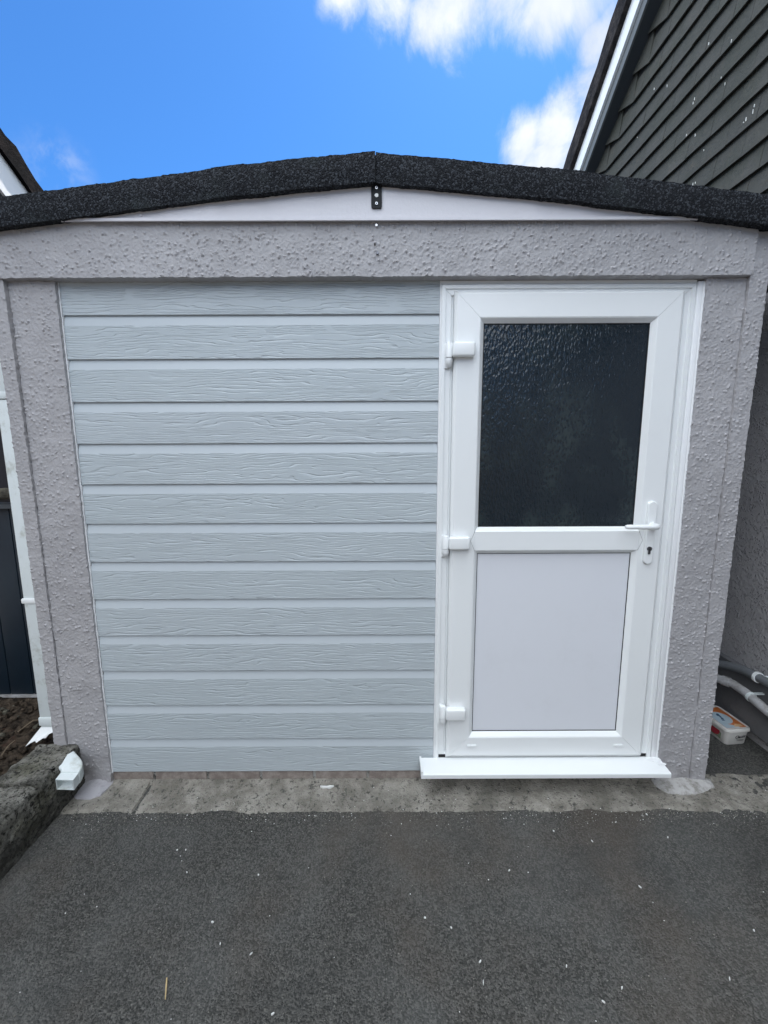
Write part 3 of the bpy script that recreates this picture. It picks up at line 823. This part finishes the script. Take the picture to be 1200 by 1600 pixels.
# waste pipes on the house wall
P1 = thing('waste_pipe', 'pale grey waste pipe with an elbow sloping along the foot of the house wall', 'pipe', (1.66, .2, .25))
def loc(o, pts): return [tuple(Vector(p) - Vector(o)) for p in pts]
O = (1.66, .2, .25)
mb = MB(); mb.tube(loc(O, [(1.52, .50, .235), (1.60, .40, .252), (1.640, .335, .262), (1.668, .285, .265), (1.672, .22, .262), (1.672, .10, .243), (1.672, -.3, .20), (1.672, -.9, .14)]), .0195, 20)
p = mb.build('pipe', 'pipe_grey', P1, smooth=True)
mb = MB(); mb.tube(loc(O, [(1.648, .322, .2630), (1.663, .295, .2645)]), .0235, 20); mb.build('elbow_collar', 'pipe_grey', P1, smooth=True)
mb = MB(); mb.tube(loc(O, [(1.590, .412, .250), (1.606, .393, .2525)]), .0235, 20); mb.build('elbow_collar', 'pipe_grey', P1, smooth=True)
mb = MB(); mb.tube(loc(O, [(1.672, .196, .2585), (1.672, .184, .2568)]), .0225, 20); mb.box(*[v for v in (.03, .073, -.016, -.004, .020, .026)])
mb.build('clip', 'upvc_aged', P1, smooth=True)
P2 = thing('waste_pipe', 'dark grey painted waste pipe held by a white clip, higher on the house wall', 'pipe', (1.68, .2, .33))
O = (1.68, .2, .33)
mb = MB(); mb.tube(loc(O, [(1.55, .58, .262), (1.60, .50, .285), (1.65, .41, .310), (1.685, .32, .334), (1.692, .26, .347), (1.694, .19, .352), (1.695, .10, .356), (1.70, -.3, .372), (1.72, -.9, .39)]), .0195, 20)
mb.build('pipe', 'pipe_painted', P2, smooth=True)
mb = MB(); mb.tube(loc(O, [(1.694, .198, .3515), (1.694, .186, .3525)]), .0245, 22); mb.box(.012, .060, -.014, -.003, .020, .027); mb.build('clip', 'upvc', P2, smooth=True)

# plastic food tub
def tub():
    ex = Vector((.995, .10, 0)); rz = math.atan2(.012, .108)
    T = thing('plastic_tub', 'white plastic food tub with orange and blue printed lid beside the right garage post', 'tub', (1.652, .205, .001), R(5))
    L, Wd, Hh = .175, .118, .080
    def rrect(w_, l_, r_, z, y0=0.0, seg=5):
        pts = []
        for (cx, cy, a0) in ((w_ / 2 - r_, y0 + r_, -90), (w_ / 2 - r_, y0 + l_ - r_, 0), (-w_ / 2 + r_, y0 + l_ - r_, 90), (-w_ / 2 + r_, y0 + r_, 180)):
            for k in range(seg + 1):
                a = R(a0 + 90 * k / seg); pts.append((cx + r_ * math.cos(a), cy + r_ * math.sin(a), z))
        return pts
    def loft(mb, rings, m=0, capb=True, capt=True):
        n = len(rings[0]); vs = [p for r_ in rings for p in r_]
        fs = [(l * n + k, l * n + (k + 1) % n, (l + 1) * n + (k + 1) % n, (l + 1) * n + k) for l in range(len(rings) - 1) for k in range(n)]
        if capb: fs.append(tuple(range(n - 1, -1, -1)))
        if capt: fs.append(tuple((len(rings) - 1) * n + k for k in range(n)))
        mb.add(vs, fs, m)
    mb = MB(); loft(mb, [rrect(Wd - .018, L - .018, .016, 0, .009), rrect(Wd - .012, L - .012, .018, .004, .006), rrect(Wd, L, .018, Hh, 0)])
    body = mb.build('tub_body', 'tub_white', T, smooth=True)
    mb = MB(); loft(mb, [rrect(Wd + .008, L + .008, .020, Hh - .010, -.004), rrect(Wd + .012, L + .012, .022, Hh - .008, -.006), rrect(Wd + .010, L + .010, .022, Hh + .003, -.005),
                         rrect(Wd + .002, L + .002, .020, Hh + .006, -.001), rrect(Wd - .004, L - .004, .018, Hh + .005, .002), rrect(Wd - .008, L - .008, .017, Hh + .0035, .004)])
    lid = mb.build('lid', 'tub_white', T, smooth=True)
    z = Hh + .0042
    def flat(pts, m, z_):
        mb = MB(); n = len(pts)
        mb.add([(x, y, z_) for x, y in pts] + [(x, y, z_ - .0006) for x, y in pts], [tuple(range(n))] + [(k, k + n, (k + 1) % n + n, (k + 1) % n) for k in range(n)])
        return mb.build('lid_print', m, lid)
    w2 = Wd / 2 - .009
    flat([(-w2, .012), (w2, .012), (w2, L - .012), (-w2, L - .012)], 'tub_orange', z)
    el = [(-.012 + .047 * math.cos(i * math.pi / 12), .085 + .046 * math.sin(i * math.pi / 12)) for i in range(24)]
    flat([(max(-w2, x), y) for x, y in el], 'tub_blue', z + .0007)
    flat([(-w2, .012), (.02, .012), (.0, .028), (-.03, .045), (-w2, .06)], 'tub_blue', z + .0004)
    flat([(-.005, .017), (.036, .017), (.040, .032), (.012, .036)], 'tub_cream', z + .0010)
    mb = MB(); text_mesh(mb, 'Vanilla', .022, Matrix.Translation((-.010, .086, z + .0016)) @ Matrix.Rotation(R(78), 4, 'Z'), shear=.2); mb.build('lid_lettering', 'tub_ink', lid)
    # front panel print; the front face leans out slightly
    tilt = Matrix.Translation((0, .0025, .045)) @ Matrix.Rotation(R(90 - 5), 4, 'X')
    mb = MB(); mb.box(-.020, .042, .017, .023, -.0006, .0012, M=tilt); mb.build('label_bar', 'tub_black', body)
    mb = MB(); text_mesh(mb, 'Classic', .019, tilt @ Matrix.Translation((.012, -.002, .0012)) @ Matrix.Rotation(R(6), 4, 'Z'), shear=.35)
    mb.box(-.006, .030, -.0165, -.0155, .0, .0012, M=tilt); mb.box(.0, .026, -.021, -.0202, .0, .0012, M=tilt)
    mb.build('label_lettering', 'tub_black', body)
    # side print on the left side
    sd_ = Matrix.Translation((-Wd / 2 + .0035, .085, .042)) @ Matrix.Rotation(R(-90), 4, 'Z') @ Matrix.Rotation(R(90 - 4), 4, 'X')
    mb = MB(); mb.box(-.055, .055, -.024, .028, -.0006, .0012, M=sd_); mb.build('side_print', 'tub_green', body)
    mb = MB()
    el = [(.018 + .030 * math.cos(i * math.pi / 8), .002 + .022 * math.sin(i * math.pi / 8)) for i in range(16)]
    mb.add([sd_ @ Vector((x, y, .002)) for x, y in el] + [sd_ @ Vector((x, y, .001)) for x, y in el], [tuple(range(16))] + [(k, k + 16, (k + 1) % 16 + 16, (k + 1) % 16) for k in range(16)])
    mb.build('side_print', 'tub_red', body)
tub()

# ================================================================== LEFT SIDE
# downpipe (square section) with broken shoe
D = thing('downpipe', 'white square plastic downpipe down the left corner of the garage, its shoe broken', 'downpipe', (-1.418, .072, .19))
ox, oy, oz = -1.418, .072, .19
def sq(mb, hw, z0, z1, dx=0, dy=0, m=0, r=.004): mb.rbox(dx - hw, dx + hw, dy - hw, dy + hw, z0 - oz, z1 - oz, r=r, seg=2, m=m)
mb = MB(); sq(mb, .0325, .225, 1.572); mb.build('pipe', 'upvc_aged', D, smooth=True)
mb = MB(); sq(mb, .0325, 1.585, 2.02); sq(mb, .0365, 1.574, 1.60); mb.build('pipe', 'upvc_aged', D, smooth=True)
mb = MB(); sq(mb, .0385, .775, .796); mb.rbox(.03, .067, -.012, .012, .778 - oz, .793 - oz, r=.002); mb.build('bracket', 'upvc', D, smooth=True)
mb = MB(); sq(mb, .0365, .238, .275); mb.build('socket', 'upvc_aged', D, smooth=True)
mb = MB()
for a, c in (((-.0325, -.034), (.0325, .0)), ):
    top = [(-.0325, -.0325, .036), (.0325, -.0325, .036), (.0325, .0325, .036), (-.0325, .0325, .036)]
    low = [(-.076, -.066, -.022), (-.060, -.062, -.012), (-.050, -.072, -.004), (-.034, -.066, .003), (-.022, -.074, .000), (-.006, -.060, .010), (.004, -.058, .008), (.014, -.050, .022), (.024, -.046, .024), (.034, -.034, .030)]
    vs = [(-.0325, -.0325, .040), (.0325, -.0325, .040)] + low
    vs += [(x, y + .003, z - .002) for x, y, z in vs]
    n = 12
    order = [0, 1] + list(range(11, 1, -1))
    mb.add(vs, [tuple(order), tuple(i + n for i in reversed(order))] + [(order[i], order[i] + n, order[(i + 1) % n] + n, order[(i + 1) % n]) for i in range(n)])
    mb.add([(-.0325, -.0325, .040), (-.0325, .0325, .040), (-.076, -.01, -.022), (-.076, -.066, -.022)] + [(-.0295, -.0325, .040), (-.0295, .0325, .040), (-.073, -.01, -.022), (-.073, -.064, -.022)],
           [(0, 1, 2, 3), (7, 6, 5, 4), (0, 3, 7, 4), (1, 5, 6, 2), (2, 6, 7, 3)])
mb.build('broken_shoe', 'upvc', D)

# outlet elbow lying through the low wall
def outlet():
    T = thing('drain_elbow', 'short white square pipe elbow sticking out of the low stone wall near the ground', 'pipe elbow', (-1.215, -.15, .127))
    A = Matrix.Rotation(R(4), 4, 'Z') @ Matrix.Rotation(R(6), 4, 'Y') @ Matrix.Rotation(R(8), 4, 'X')
    hw, hh, t = .0315, .0245, .0028
    # straight hollow socket opening towards the drive
    def hollow(mb, ya, yb_, hw, hh, t, M=A):
        o = [(-hw, -hh), (hw, -hh), (hw, hh), (-hw, hh)]; i_ = [(-hw + t, -hh + t), (hw - t, -hh + t), (hw - t, hh - t), (-hw + t, hh - t)]
        vs = [M @ Vector((x, y, z)) for y in (ya, yb_) for (x, z) in o] + [M @ Vector((x, y, z)) for y in (ya, yb_) for (x, z) in i_]
        fs = []
        for k in range(4):
            q = (k + 1) % 4
            fs += [(k, q, 4 + q, 4 + k), (8 + k, 12 + k, 12 + q, 8 + q), (k, 8 + k, 8 + q, q)]
        mb.add(vs, fs)
    mb = MB(); hollow(mb, 0, .034, hw, hh, t); mb.build('spout', 'upvc_aged', T)
    # bend: wider, sweeping back and up to the left into the wall
    mb = MB(); secs = []
    RR = []
    for (cx_, cz_, a_) in ((hw - .003, -hh + .003, -90), (hw - .003, hh - .003, 0), (-hw + .003, hh - .003, 90), (-hw + .003, -hh + .003, 180)):
        RR += [(cx_ + .006 * math.cos(R(a_ + 30 * q)), cz_ + .006 * math.sin(R(a_ + 30 * q))) for q in range(4)]
    path = [((0, .031, .0), 0), ((0, .034, .0), 0), ((-.001, .041, .001), 8), ((-.003, .048, .002), 18), ((-.008, .056, .004), 29), ((-.016, .062, .007), 42), ((-.027, .068, .010), 52), ((-.052, .082, .018), 56)]
    for (c, ang) in path:
        M = Matrix.Translation(c) @ Matrix.Rotation(R(ang), 4, 'Z')
        secs.append([A @ (M @ Vector((x, 0, z))) for x, z in RR])
    vs = [p for s_ in secs for p in s_]
    fs = [(l * 16 + k, l * 16 + (k + 1) % 16, (l + 1) * 16 + (k + 1) % 16, (l + 1) * 16 + k) for l in range(len(secs) - 1) for k in range(16)]
    mb.add(vs, fs + [tuple(range(15, -1, -1)), tuple(range(len(vs) - 16, len(vs)))])
    mb.build('bend', 'upvc_aged', T, smooth=True)
    # dark inside
    mb = MB(); mb.box(-hw + t, hw - t, .0325, .0335, -hh + t, hh - t, M=A); mb.build('pipe_interior', 'pipe_grey', T)
    return T
outlet()

# low stone wall retaining the bed
def rock_box(mb, x0, x1, y0, y1, z0, z1, step, amp, seed, lean=0, slope=0, r=.012):
    bm = bmesh.new(); bmesh.ops.create_cube(bm, size=1)
    for v in bm.verts: v.co = Vector(((x0 + x1) / 2 + v.co.x * (x1 - x0), (y0 + y1) / 2 + v.co.y * (y1 - y0), (z0 + z1) / 2 + v.co.z * (z1 - z0)))
    bmesh.ops.bevel(bm, geom=bm.edges[:], offset=r, segments=2, affect='EDGES')
    for _ in range(9):
        long = [e for e in bm.edges if e.calc_length() > step]
        if not long: break
        bmesh.ops.subdivide_edges(bm, edges=long, cuts=1, use_grid_fill=True)
    bmesh.ops.triangulate(bm, faces=[f for f in bm.faces if len(f.verts) > 4])
    for v in bm.verts:
        c = v.co; n_ = Vector((nz(c.x + seed, c.y, c.z, 9) + .6 * nz(c.x, c.y + seed, c.z, 24) + .35 * nz(c.x, c.y, c.z + seed, 60),
                               nz(c.x, c.y + seed * 2, c.z, 11), nz(c.x + 5, c.y, c.z + seed, 10) * .7 + .45 * nz(c.x, c.y, c.z + seed, 30) + .25 * nz(c.x, c.y, c.z + seed, 75)))
        v.co = c + n_ * amp
    mb.bm(bm)
WL = thing('garden_wall', 'low weathered stone wall, mossy on top, running out from the left garage post', 'wall', (-1.30, -.4, 0))
def slab(x0, x1, y0, y1, z0, z1, nx, ny, nz_, seed):
    """rough cast slab: gridded box skin, chipped edges, pitted faces"""
    mb = MB()
    def P(x, y, z, n):
        ex = min(x - x0, x1 - x); ez = z1 - z
        chip = 0
        if ex < .02 and ez < .02: chip = (.006 + .010 * max(0, nz(x, y, seed, 14)) + .006 * nz(x, y, z, 40)) * (1 - max(ex, ez) / .02)
        d = .0035 * nz(x + seed, y, z, 12) + .004 * nz(x, y + seed, z, 34) + .0028 * nz(x, y, z + seed, 80) + .0016 * nz(x, y, z, 150)
        q = Vector((x, y, z)) + Vector(n) * d
        s_ = 1 if x > (x0 + x1) / 2 else -1
        return (q.x - s_ * chip * .8, q.y, q.z - chip * .8)
    def grid(f, na, nb, n):
        vs = [P(*f(a / na, b_ / nb), n) for b_ in range(nb + 1) for a in range(na + 1)]
        mb.add(vs, [(b_ * (na + 1) + a, b_ * (na + 1) + a + 1, (b_ + 1) * (na + 1) + a + 1, (b_ + 1) * (na + 1) + a) for b_ in range(nb) for a in range(na)])
    D_ = lambda n: n
    dg = .7071
    grid(lambda a, b_: (x0 + (x1 - x0) * a, y0 + (y1 - y0) * b_, z1), nx, ny, (0, 0, 1))
    grid(lambda a, b_: (x1, y0 + (y1 - y0) * b_, z0 + (z1 - z0) * a), nz_, ny, (0, 0, 1) if False else (1, 0, 0))
    grid(lambda a, b_: (x0, y0 + (y1 - y0) * b_, z1 + (z0 - z1) * a), nz_, ny, (-1, 0, 0))
    grid(lambda a, b_: (x0 + (x1 - x0) * a, y0, z0 + (z1 - z0) * b_), nx, nz_, (0, -1, 0))
    grid(lambda a, b_: (x1 + (x0 - x1) * a, y1, z0 + (z1 - z0) * b_), nx, nz_, (0, 1, 0))
    # weld the seams so the skin is continuous
    bm = bmesh.new(); vv = [bm.verts.new(v) for v in mb.v]
    for f in mb.f: bm.faces.new([vv[i] for i in f])
    bmesh.ops.remove_doubles(bm, verts=bm.verts[:], dist=.0045)
    out = MB(); out.bm(bm); return out
slab(-1.425 + 1.30, -1.250 + 1.30, -1.5 + .4, -.012 + .4, -.04, .10, 10, 210, 26, 9.0).build('wall_face', 'wall_stone', WL, smooth=True)
slab(-1.425 + 1.30, -1.252 + 1.30, -1.3 + .4, -.222 + .4, .085, .186, 26, 150, 14, 2.0).build('coping', 'weathered_stone', WL, smooth=True)
slab(-1.428 + 1.30, -1.256 + 1.30, -.215 + .4, -.012 + .4, .090, .192, 26, 34, 14, 5.0).build('coping', 'weathered_stone', WL, smooth=True)

# soil bed behind it
def soil():
    mb = MB(); nx, ny = 110, 150; x0, x1, y0, y1 = -2.6, -1.40, -1.4, .60; vs = []
    for j in range(ny + 1):
        for i in range(nx + 1):
            x = x0 + (x1 - x0) * i / nx; y = y0 + (y1 - y0) * j / ny
            vs.append((x, y, .135 + .020 * fb(x, y, 0, 7, 3) + .017 * nz(x, y, 1, 38) + .008 * nz(x, y, 2, 90)))
    mb.add(vs, [(j * (nx + 1) + i, j * (nx + 1) + i + 1, (j + 1) * (nx + 1) + i + 1, (j + 1) * (nx + 1) + i) for j in range(ny) for i in range(nx)])
    mb.box(-2.6, -1.40, -8, -1.4, -.05, .13)
    tag(mb.build('soil_bed', 'soil', smooth=True, recalc=False), kind='structure')
    mb = MB(); rng = random.Random(11)
    for i in range(420):
        x = rng.uniform(-2.05, -1.43); y = rng.uniform(-.45, .35); r_ = rng.uniform(.005, .019)
        bm = bmesh.new(); bmesh.ops.create_icosphere(bm, subdivisions=1, radius=r_)
        for v in bm.verts: v.co *= 1 + .45 * nz(v.co.x * 40 + i, v.co.y * 40, v.co.z * 40, 1.0)
        M = Matrix.Translation((x, y, .146 + .02 * fb(x, y, 0, 7, 3))) @ Matrix.Rotation(rng.uniform(0, 6), 4, (rng.random(), rng.random(), rng.random())) @ Matrix.Diagonal((1, rng.uniform(.6, 1), rng.uniform(.4, .9), 1))
        mb.bm(bm, 0 if rng.random() < .86 else 1, M)
    tag(mb.build('soil_crumbs', ['soil', 'bark'], smooth=False), kind='stuff', label='dark crumbs of soil, bark and small stones covering the bed left of the garage')
soil()
for i, (a, b_, c, lb) in enumerate((((-1.60, .09, .172), (-1.575, .14, .190), (-1.545, .17, .178), 'thin dry twig on the dark soil nearest the downpipe'),
                                ((-1.74, .10, .168), (-1.71, .085, .182), (-1.675, .07, .172), 'short pale dry twig on the dark soil at the left edge'),
                                ((-1.565, .035, .172), (-1.555, -.005, .178), (-1.545, -.05, .168), 'reddish dry stem lying on the soil in front of the downpipe'))):
    mb = MB(); mb.tube([a, b_, c], [.002, .0026, .0016], 7); tag(mb.build('twig', 'twig', smooth=True), lb, 'twig', 'twigs on the soil bed')
def weed(x, y, z, lab, s=1.0):
    T = thing('weed', lab, 'plant', (x, y, z)); rng = random.Random(5)
    lm = MB(); st = MB()
    for k in range(13):
        a = k * 2.4; r_ = s * rng.uniform(.014, .045); h_ = s * rng.uniform(.012, .045)
        tip = Vector((math.cos(a) * r_, math.sin(a) * r_, h_))
        st.tube([(0, 0, 0), tuple(tip * .5 + Vector((0, 0, .008))), tuple(tip)], .0011, 5)
        L_ = s * rng.uniform(.012, .020); wd_ = L_ * .48; d = Vector((math.cos(a), math.sin(a), rng.uniform(-.2, .3))).normalized(); q = Vector((-math.sin(a), math.cos(a), 0))
        pr = [(-.1, 0), (.2, .8), (.5, 1), (.8, .75), (1.1, 0)]
        up = Vector((0, 0, .0012))
        left = [tip + d * L_ * p[0] * 1.4 + q * wd_ * p[1] + Vector((0, 0, .003 * p[1])) for p in pr]; right = [tip + d * L_ * p[0] * 1.4 - q * wd_ * p[1] + Vector((0, 0, .003 * p[1])) for p in pr[1:-1]]
        mid = [tip + d * L_ * p[0] * 1.4 for p in pr[1:-1]]
        vs = left + right + mid; vs2 = [v + up for v in vs]
        F = [(0, 1, 8), (1, 2, 9, 8), (2, 3, 10, 9), (3, 4, 10), (0, 8, 5), (5, 8, 9, 6), (6, 9, 10, 7), (7, 10, 4)]
        lm.add(vs, F); lm.add(vs2, F)
    lm.build('leaves', 'leaf_green', T, recalc=False); st.build('stem', 'leaf_green', T)
weed(-1.655, -.03, .158, 'small bright green weed in the dark soil at the left edge', 1.0)
weed(-1.76, .045, .150, 'tiny green seedling in the soil behind the bigger weed', .55)

# navy screen beyond the downpipe
F = thing('garden_screen', 'dark navy panelled screen standing on the soil left of the garage', 'screen', (-2.0, .42, .14))
mb = MB()
for k in range(8):
    mb.rbox(-.62 + k * .118, -.62 + k * .118 + .1145, -.018, .012, .012, .975, r=.004)
mb.build('lower_panel', 'navy_panel', F, smooth=True)
B('frame_post', 'navy_black', F, .326, .395, -.024, .02, .0, 1.45)
B('upper_panel', 'navy_black', F, -.62, .325, .0, .02, 1.00, 1.62)
B('bottom_rail', 'pipe_grey', F, -.62, .325, -.026, .016, .0, .011)
B('ledge', 'soffit_dark', F, -.62, .325, -.06, .06, .977, .995)
LG = MB()
pts = [(-2.45 + i * .06, .40 + .006 * math.sin(i * 2.1), 1.165 + .005 * math.sin(i * 1.3) + .0015 * i) for i in range(13)]
rr = [.028 + .003 * math.sin(i * 1.7) for i in range(13)]; rr[-1] = .020
LG.tube(pts, rr, 16)
lo = LG.build('log', 'bark', smooth=True)
for v in lo.data.vertices:
    c = v.co; v.co = c + Vector((0, nz(c.x, c.y, c.z, 45), nz(c.x + 3, c.y, c.z, 45))) * .006
tag(lo, 'weathered brown log resting along the ledge of the navy screen', 'log')

# neighbour's house on the left, only its verge shows above the garage roof
N = thing('neighbour_house', 'white neighbouring house with dark tiled verge above the left end of the garage roof', 'house', (-2.6, 0, 0))
s2 = .62
def rz2(y): return 3.16 - s2 * (y - 1.55)
mb = MB(); mb.extr([(-5.5, -.3), (-5.5, 3.0), (-1.5, rz2(-1.5)), (2.75, rz2(2.75)), (2.75, -.3)], -.30, -7.5, axis='x'); mb.build('wall', 'house_render', N)
def sl2(name, c0, c1, o0, o1, m, jit=0):
    mb = MB(); n = 60 if jit else 1; vs = []
    for i in range(n + 1):
        y = -1.5 + 4.55 * i / n; j = jit * nz(y, 5, 1, 8) + jit * .6 * nz(y, 3, 1, 30); z = rz2(y)
        st = -.028 * ((y / .33) % 1.0) if jit else 0
        vs += [(c0, y, z + o0), (c1 + j * .4, y, z + o0), (c1 + j * .4, y, z + o1 + j + st), (c0, y, z + o1 + j + st)]
    fs = [(i * 4 + k, i * 4 + (k + 1) % 4, (i + 1) * 4 + (k + 1) % 4, (i + 1) * 4 + k) for i in range(n) for k in range(4)] + [(0, 1, 2, 3), (n * 4, n * 4 + 3, n * 4 + 2, n * 4 + 1)]
    mb.add(vs, fs); return mb.build(name, m, N)
sl2('barge_board', -.03, -.01, 0, .30, 'barge_shaded')
sl2('soffit', -.299, -.032, .02, .035, 'soffit_dark')
sl2('verge_tiles', -.30, .02, .262, .43, 'verge_dark', .012)
mb = MB(); mb.add([(-7.6, -1.5, rz2(-1.5) + .25), (-.301, -1.5, rz2(-1.5) + .25), (-.301, 3.05, rz2(3.05) + .25), (-7.6, 3.05, rz2(3.05) + .25),
                   (-7.6, -1.5, rz2(-1.5) + .37), (-.301, -1.5, rz2(-1.5) + .37), (-.301, 3.05, rz2(3.05) + .37), (-7.6, 3.05, rz2(3.05) + .37)],
                  [(0, 3, 2, 1), (4, 5, 6, 7), (0, 1, 5, 4), (1, 2, 6, 5), (2, 3, 7, 6), (3, 0, 4, 7)]); mb.build('roof', 'roof_tile', N)

# ================================================================== litter on the drive
chips = [(-0.654, -0.375), (-0.695, -0.298), (-0.724, -0.298), (-0.416, -0.384), (-0.466, -0.574), (-0.51, -0.52), (-0.371, -0.597), (0.612, -0.232), (0.993, -0.165), (0.858, -0.197),
         (1.009, -0.259), (0.806, -0.427), (0.732, -0.272), (0.116, -0.511), (0.19, -0.537), (0.255, -0.617), (0.253, -0.661), (0.607, -0.673), (0.545, -0.7), (0.484, -0.628), (0.408, -0.373),
         (1.059, -0.547), (0.898, -0.656), (-0.755, -0.160), (-0.279, -0.72)]
rng = random.Random(21)
for i, (x, y) in enumerate(chips):
    L_ = rng.uniform(.002, .0056); W_ = rng.uniform(.0009, .002); a = rng.uniform(0, 3.1)
    n = 7; P = [(L_ * math.cos(2 * math.pi * k / n) * rng.uniform(.7, 1.1), W_ * math.sin(2 * math.pi * k / n) * rng.uniform(.7, 1.2)) for k in range(n)]
    mb = MB(); mb.add([(p[0] * math.cos(a) - p[1] * math.sin(a), p[0] * math.sin(a) + p[1] * math.cos(a), .004) for p in P] + [(p[0] * math.cos(a) - p[1] * math.sin(a), p[0] * math.sin(a) + p[1] * math.cos(a), .0) for p in P],
                      [tuple(range(n)), tuple(range(2 * n - 1, n - 1, -1))] + [(k, k + n, (k + 1) % n + n, (k + 1) % n) for k in range(n)])
    o = mb.build('plastic_shaving', 'white_fleck'); o.location = (x, y, .003)
    tag(o, 'tiny white plastic shaving lying on the dark tarmac', 'shaving', 'white shavings on the tarmac')
mb = MB(); mb.tube([(-.576, -.650, .006), (-.568, -.668, .0065), (-.558, -.692, .005)], [.0018, .0022, .0012], 8)
tag(mb.build('straw_stalk', 'straw', smooth=True), 'short straw-coloured stalk lying on the tarmac near the bottom left', 'stalk')
mb = MB(); mb.tube([(.235, -.052, .016), (.262, -.050, .018), (.29, -.056, .016)], [.002, .003, .0012], 7)
mb = MB(); n = 8
mb.add([(-.272, -.036, .018), (-.255, -.041, .021), (-.238, -.040, .020), (-.226, -.043, .022), (-.206, -.036, .018), (-.222, -.049, .018), (-.240, -.046, .017), (-.258, -.047, .017)] +
       [(-.272, -.036, .010), (-.255, -.041, .010), (-.238, -.040, .010), (-.226, -.043, .010), (-.206, -.036, .010), (-.222, -.049, .010), (-.240, -.046, .010), (-.258, -.047, .010)],
       [tuple(range(8)), tuple(range(15, 7, -1))] + [(k, k + 8, (k + 1) % 8 + 8, (k + 1) % 8) for k in range(8)])
mb.v = [(-.24 + (x + .24) * .85, y if y > -.042 else y + .004, z) for x, y, z in mb.v]
tag(mb.build('sealant_scrap', 'white_fleck'), 'curled white scrap of sealant on the concrete below the boards', 'scrap')
# loose grit scattered over the drive: nobody could count it
mb = MB(); rng = random.Random(99)
for i in range(4200):
    x = rng.uniform(-1.2, 1.6); y = rng.uniform(-1.0, .3) if rng.random() < .22 else rng.gauss(-.160, .014 + .03 * rng.random())
    if x < 1.33 and y > -.02: continue
    r_ = rng.uniform(.0008, .0024); n = 5; a0 = rng.random() * 6
    z = .0085 if y > -.145 and x < 1.34 else .002
    top = [(x + r_ * math.cos(a0 + 2 * math.pi * k / n), y + r_ * .8 * math.sin(a0 + 2 * math.pi * k / n), z) for k in range(n)]
    mb.add(top + [(x, y, z + r_ * 1.1)], [(k, (k + 1) % n, n) for k in range(n)], (1 if rng.random() < .05 else 0 if rng.random() < .55 else 2))
tag(mb.build('loose_grit', ['concrete', 'white_fleck', 'tarmac'], recalc=False), 'fine pale grit scattered over the tarmac and concrete', kind='stuff')

# tall hedge added out of view, only to give the door glass a dark reflection
HG = thing('hedge', 'tall dark evergreen hedge added out of view behind the photographer for the door glass to reflect', 'hedge', (0, -8.5, 0))
mb = MB(); rng = random.Random(4)
for i in range(9000):
    x = rng.uniform(-8, 8); y = rng.uniform(0, .9); z = rng.uniform(.05, 2.9 + .35 * nz(x, 0, 0, .8))
    if rng.random() < .5: y = rng.uniform(.7, .95)
    a = Vector((rng.gauss(0, 1), rng.gauss(0, 1), rng.gauss(0, 1))).normalized(); b_ = a.orthogonal().normalized(); s_ = rng.uniform(.03, .07)
    p = Vector((x, y, z)); mb.add([p - b_ * s_, p + a.cross(b_) * s_ * .5, p + b_ * s_, p - a.cross(b_) * s_ * .5], [(0, 1, 2, 3)])
mb.build('foliage', 'hedge_leaf', HG, recalc=False)
mb = MB(); mb.box(-8, 8, .1, .6, 0, 2.6); mb.build('inner_branches', 'twig', HG)
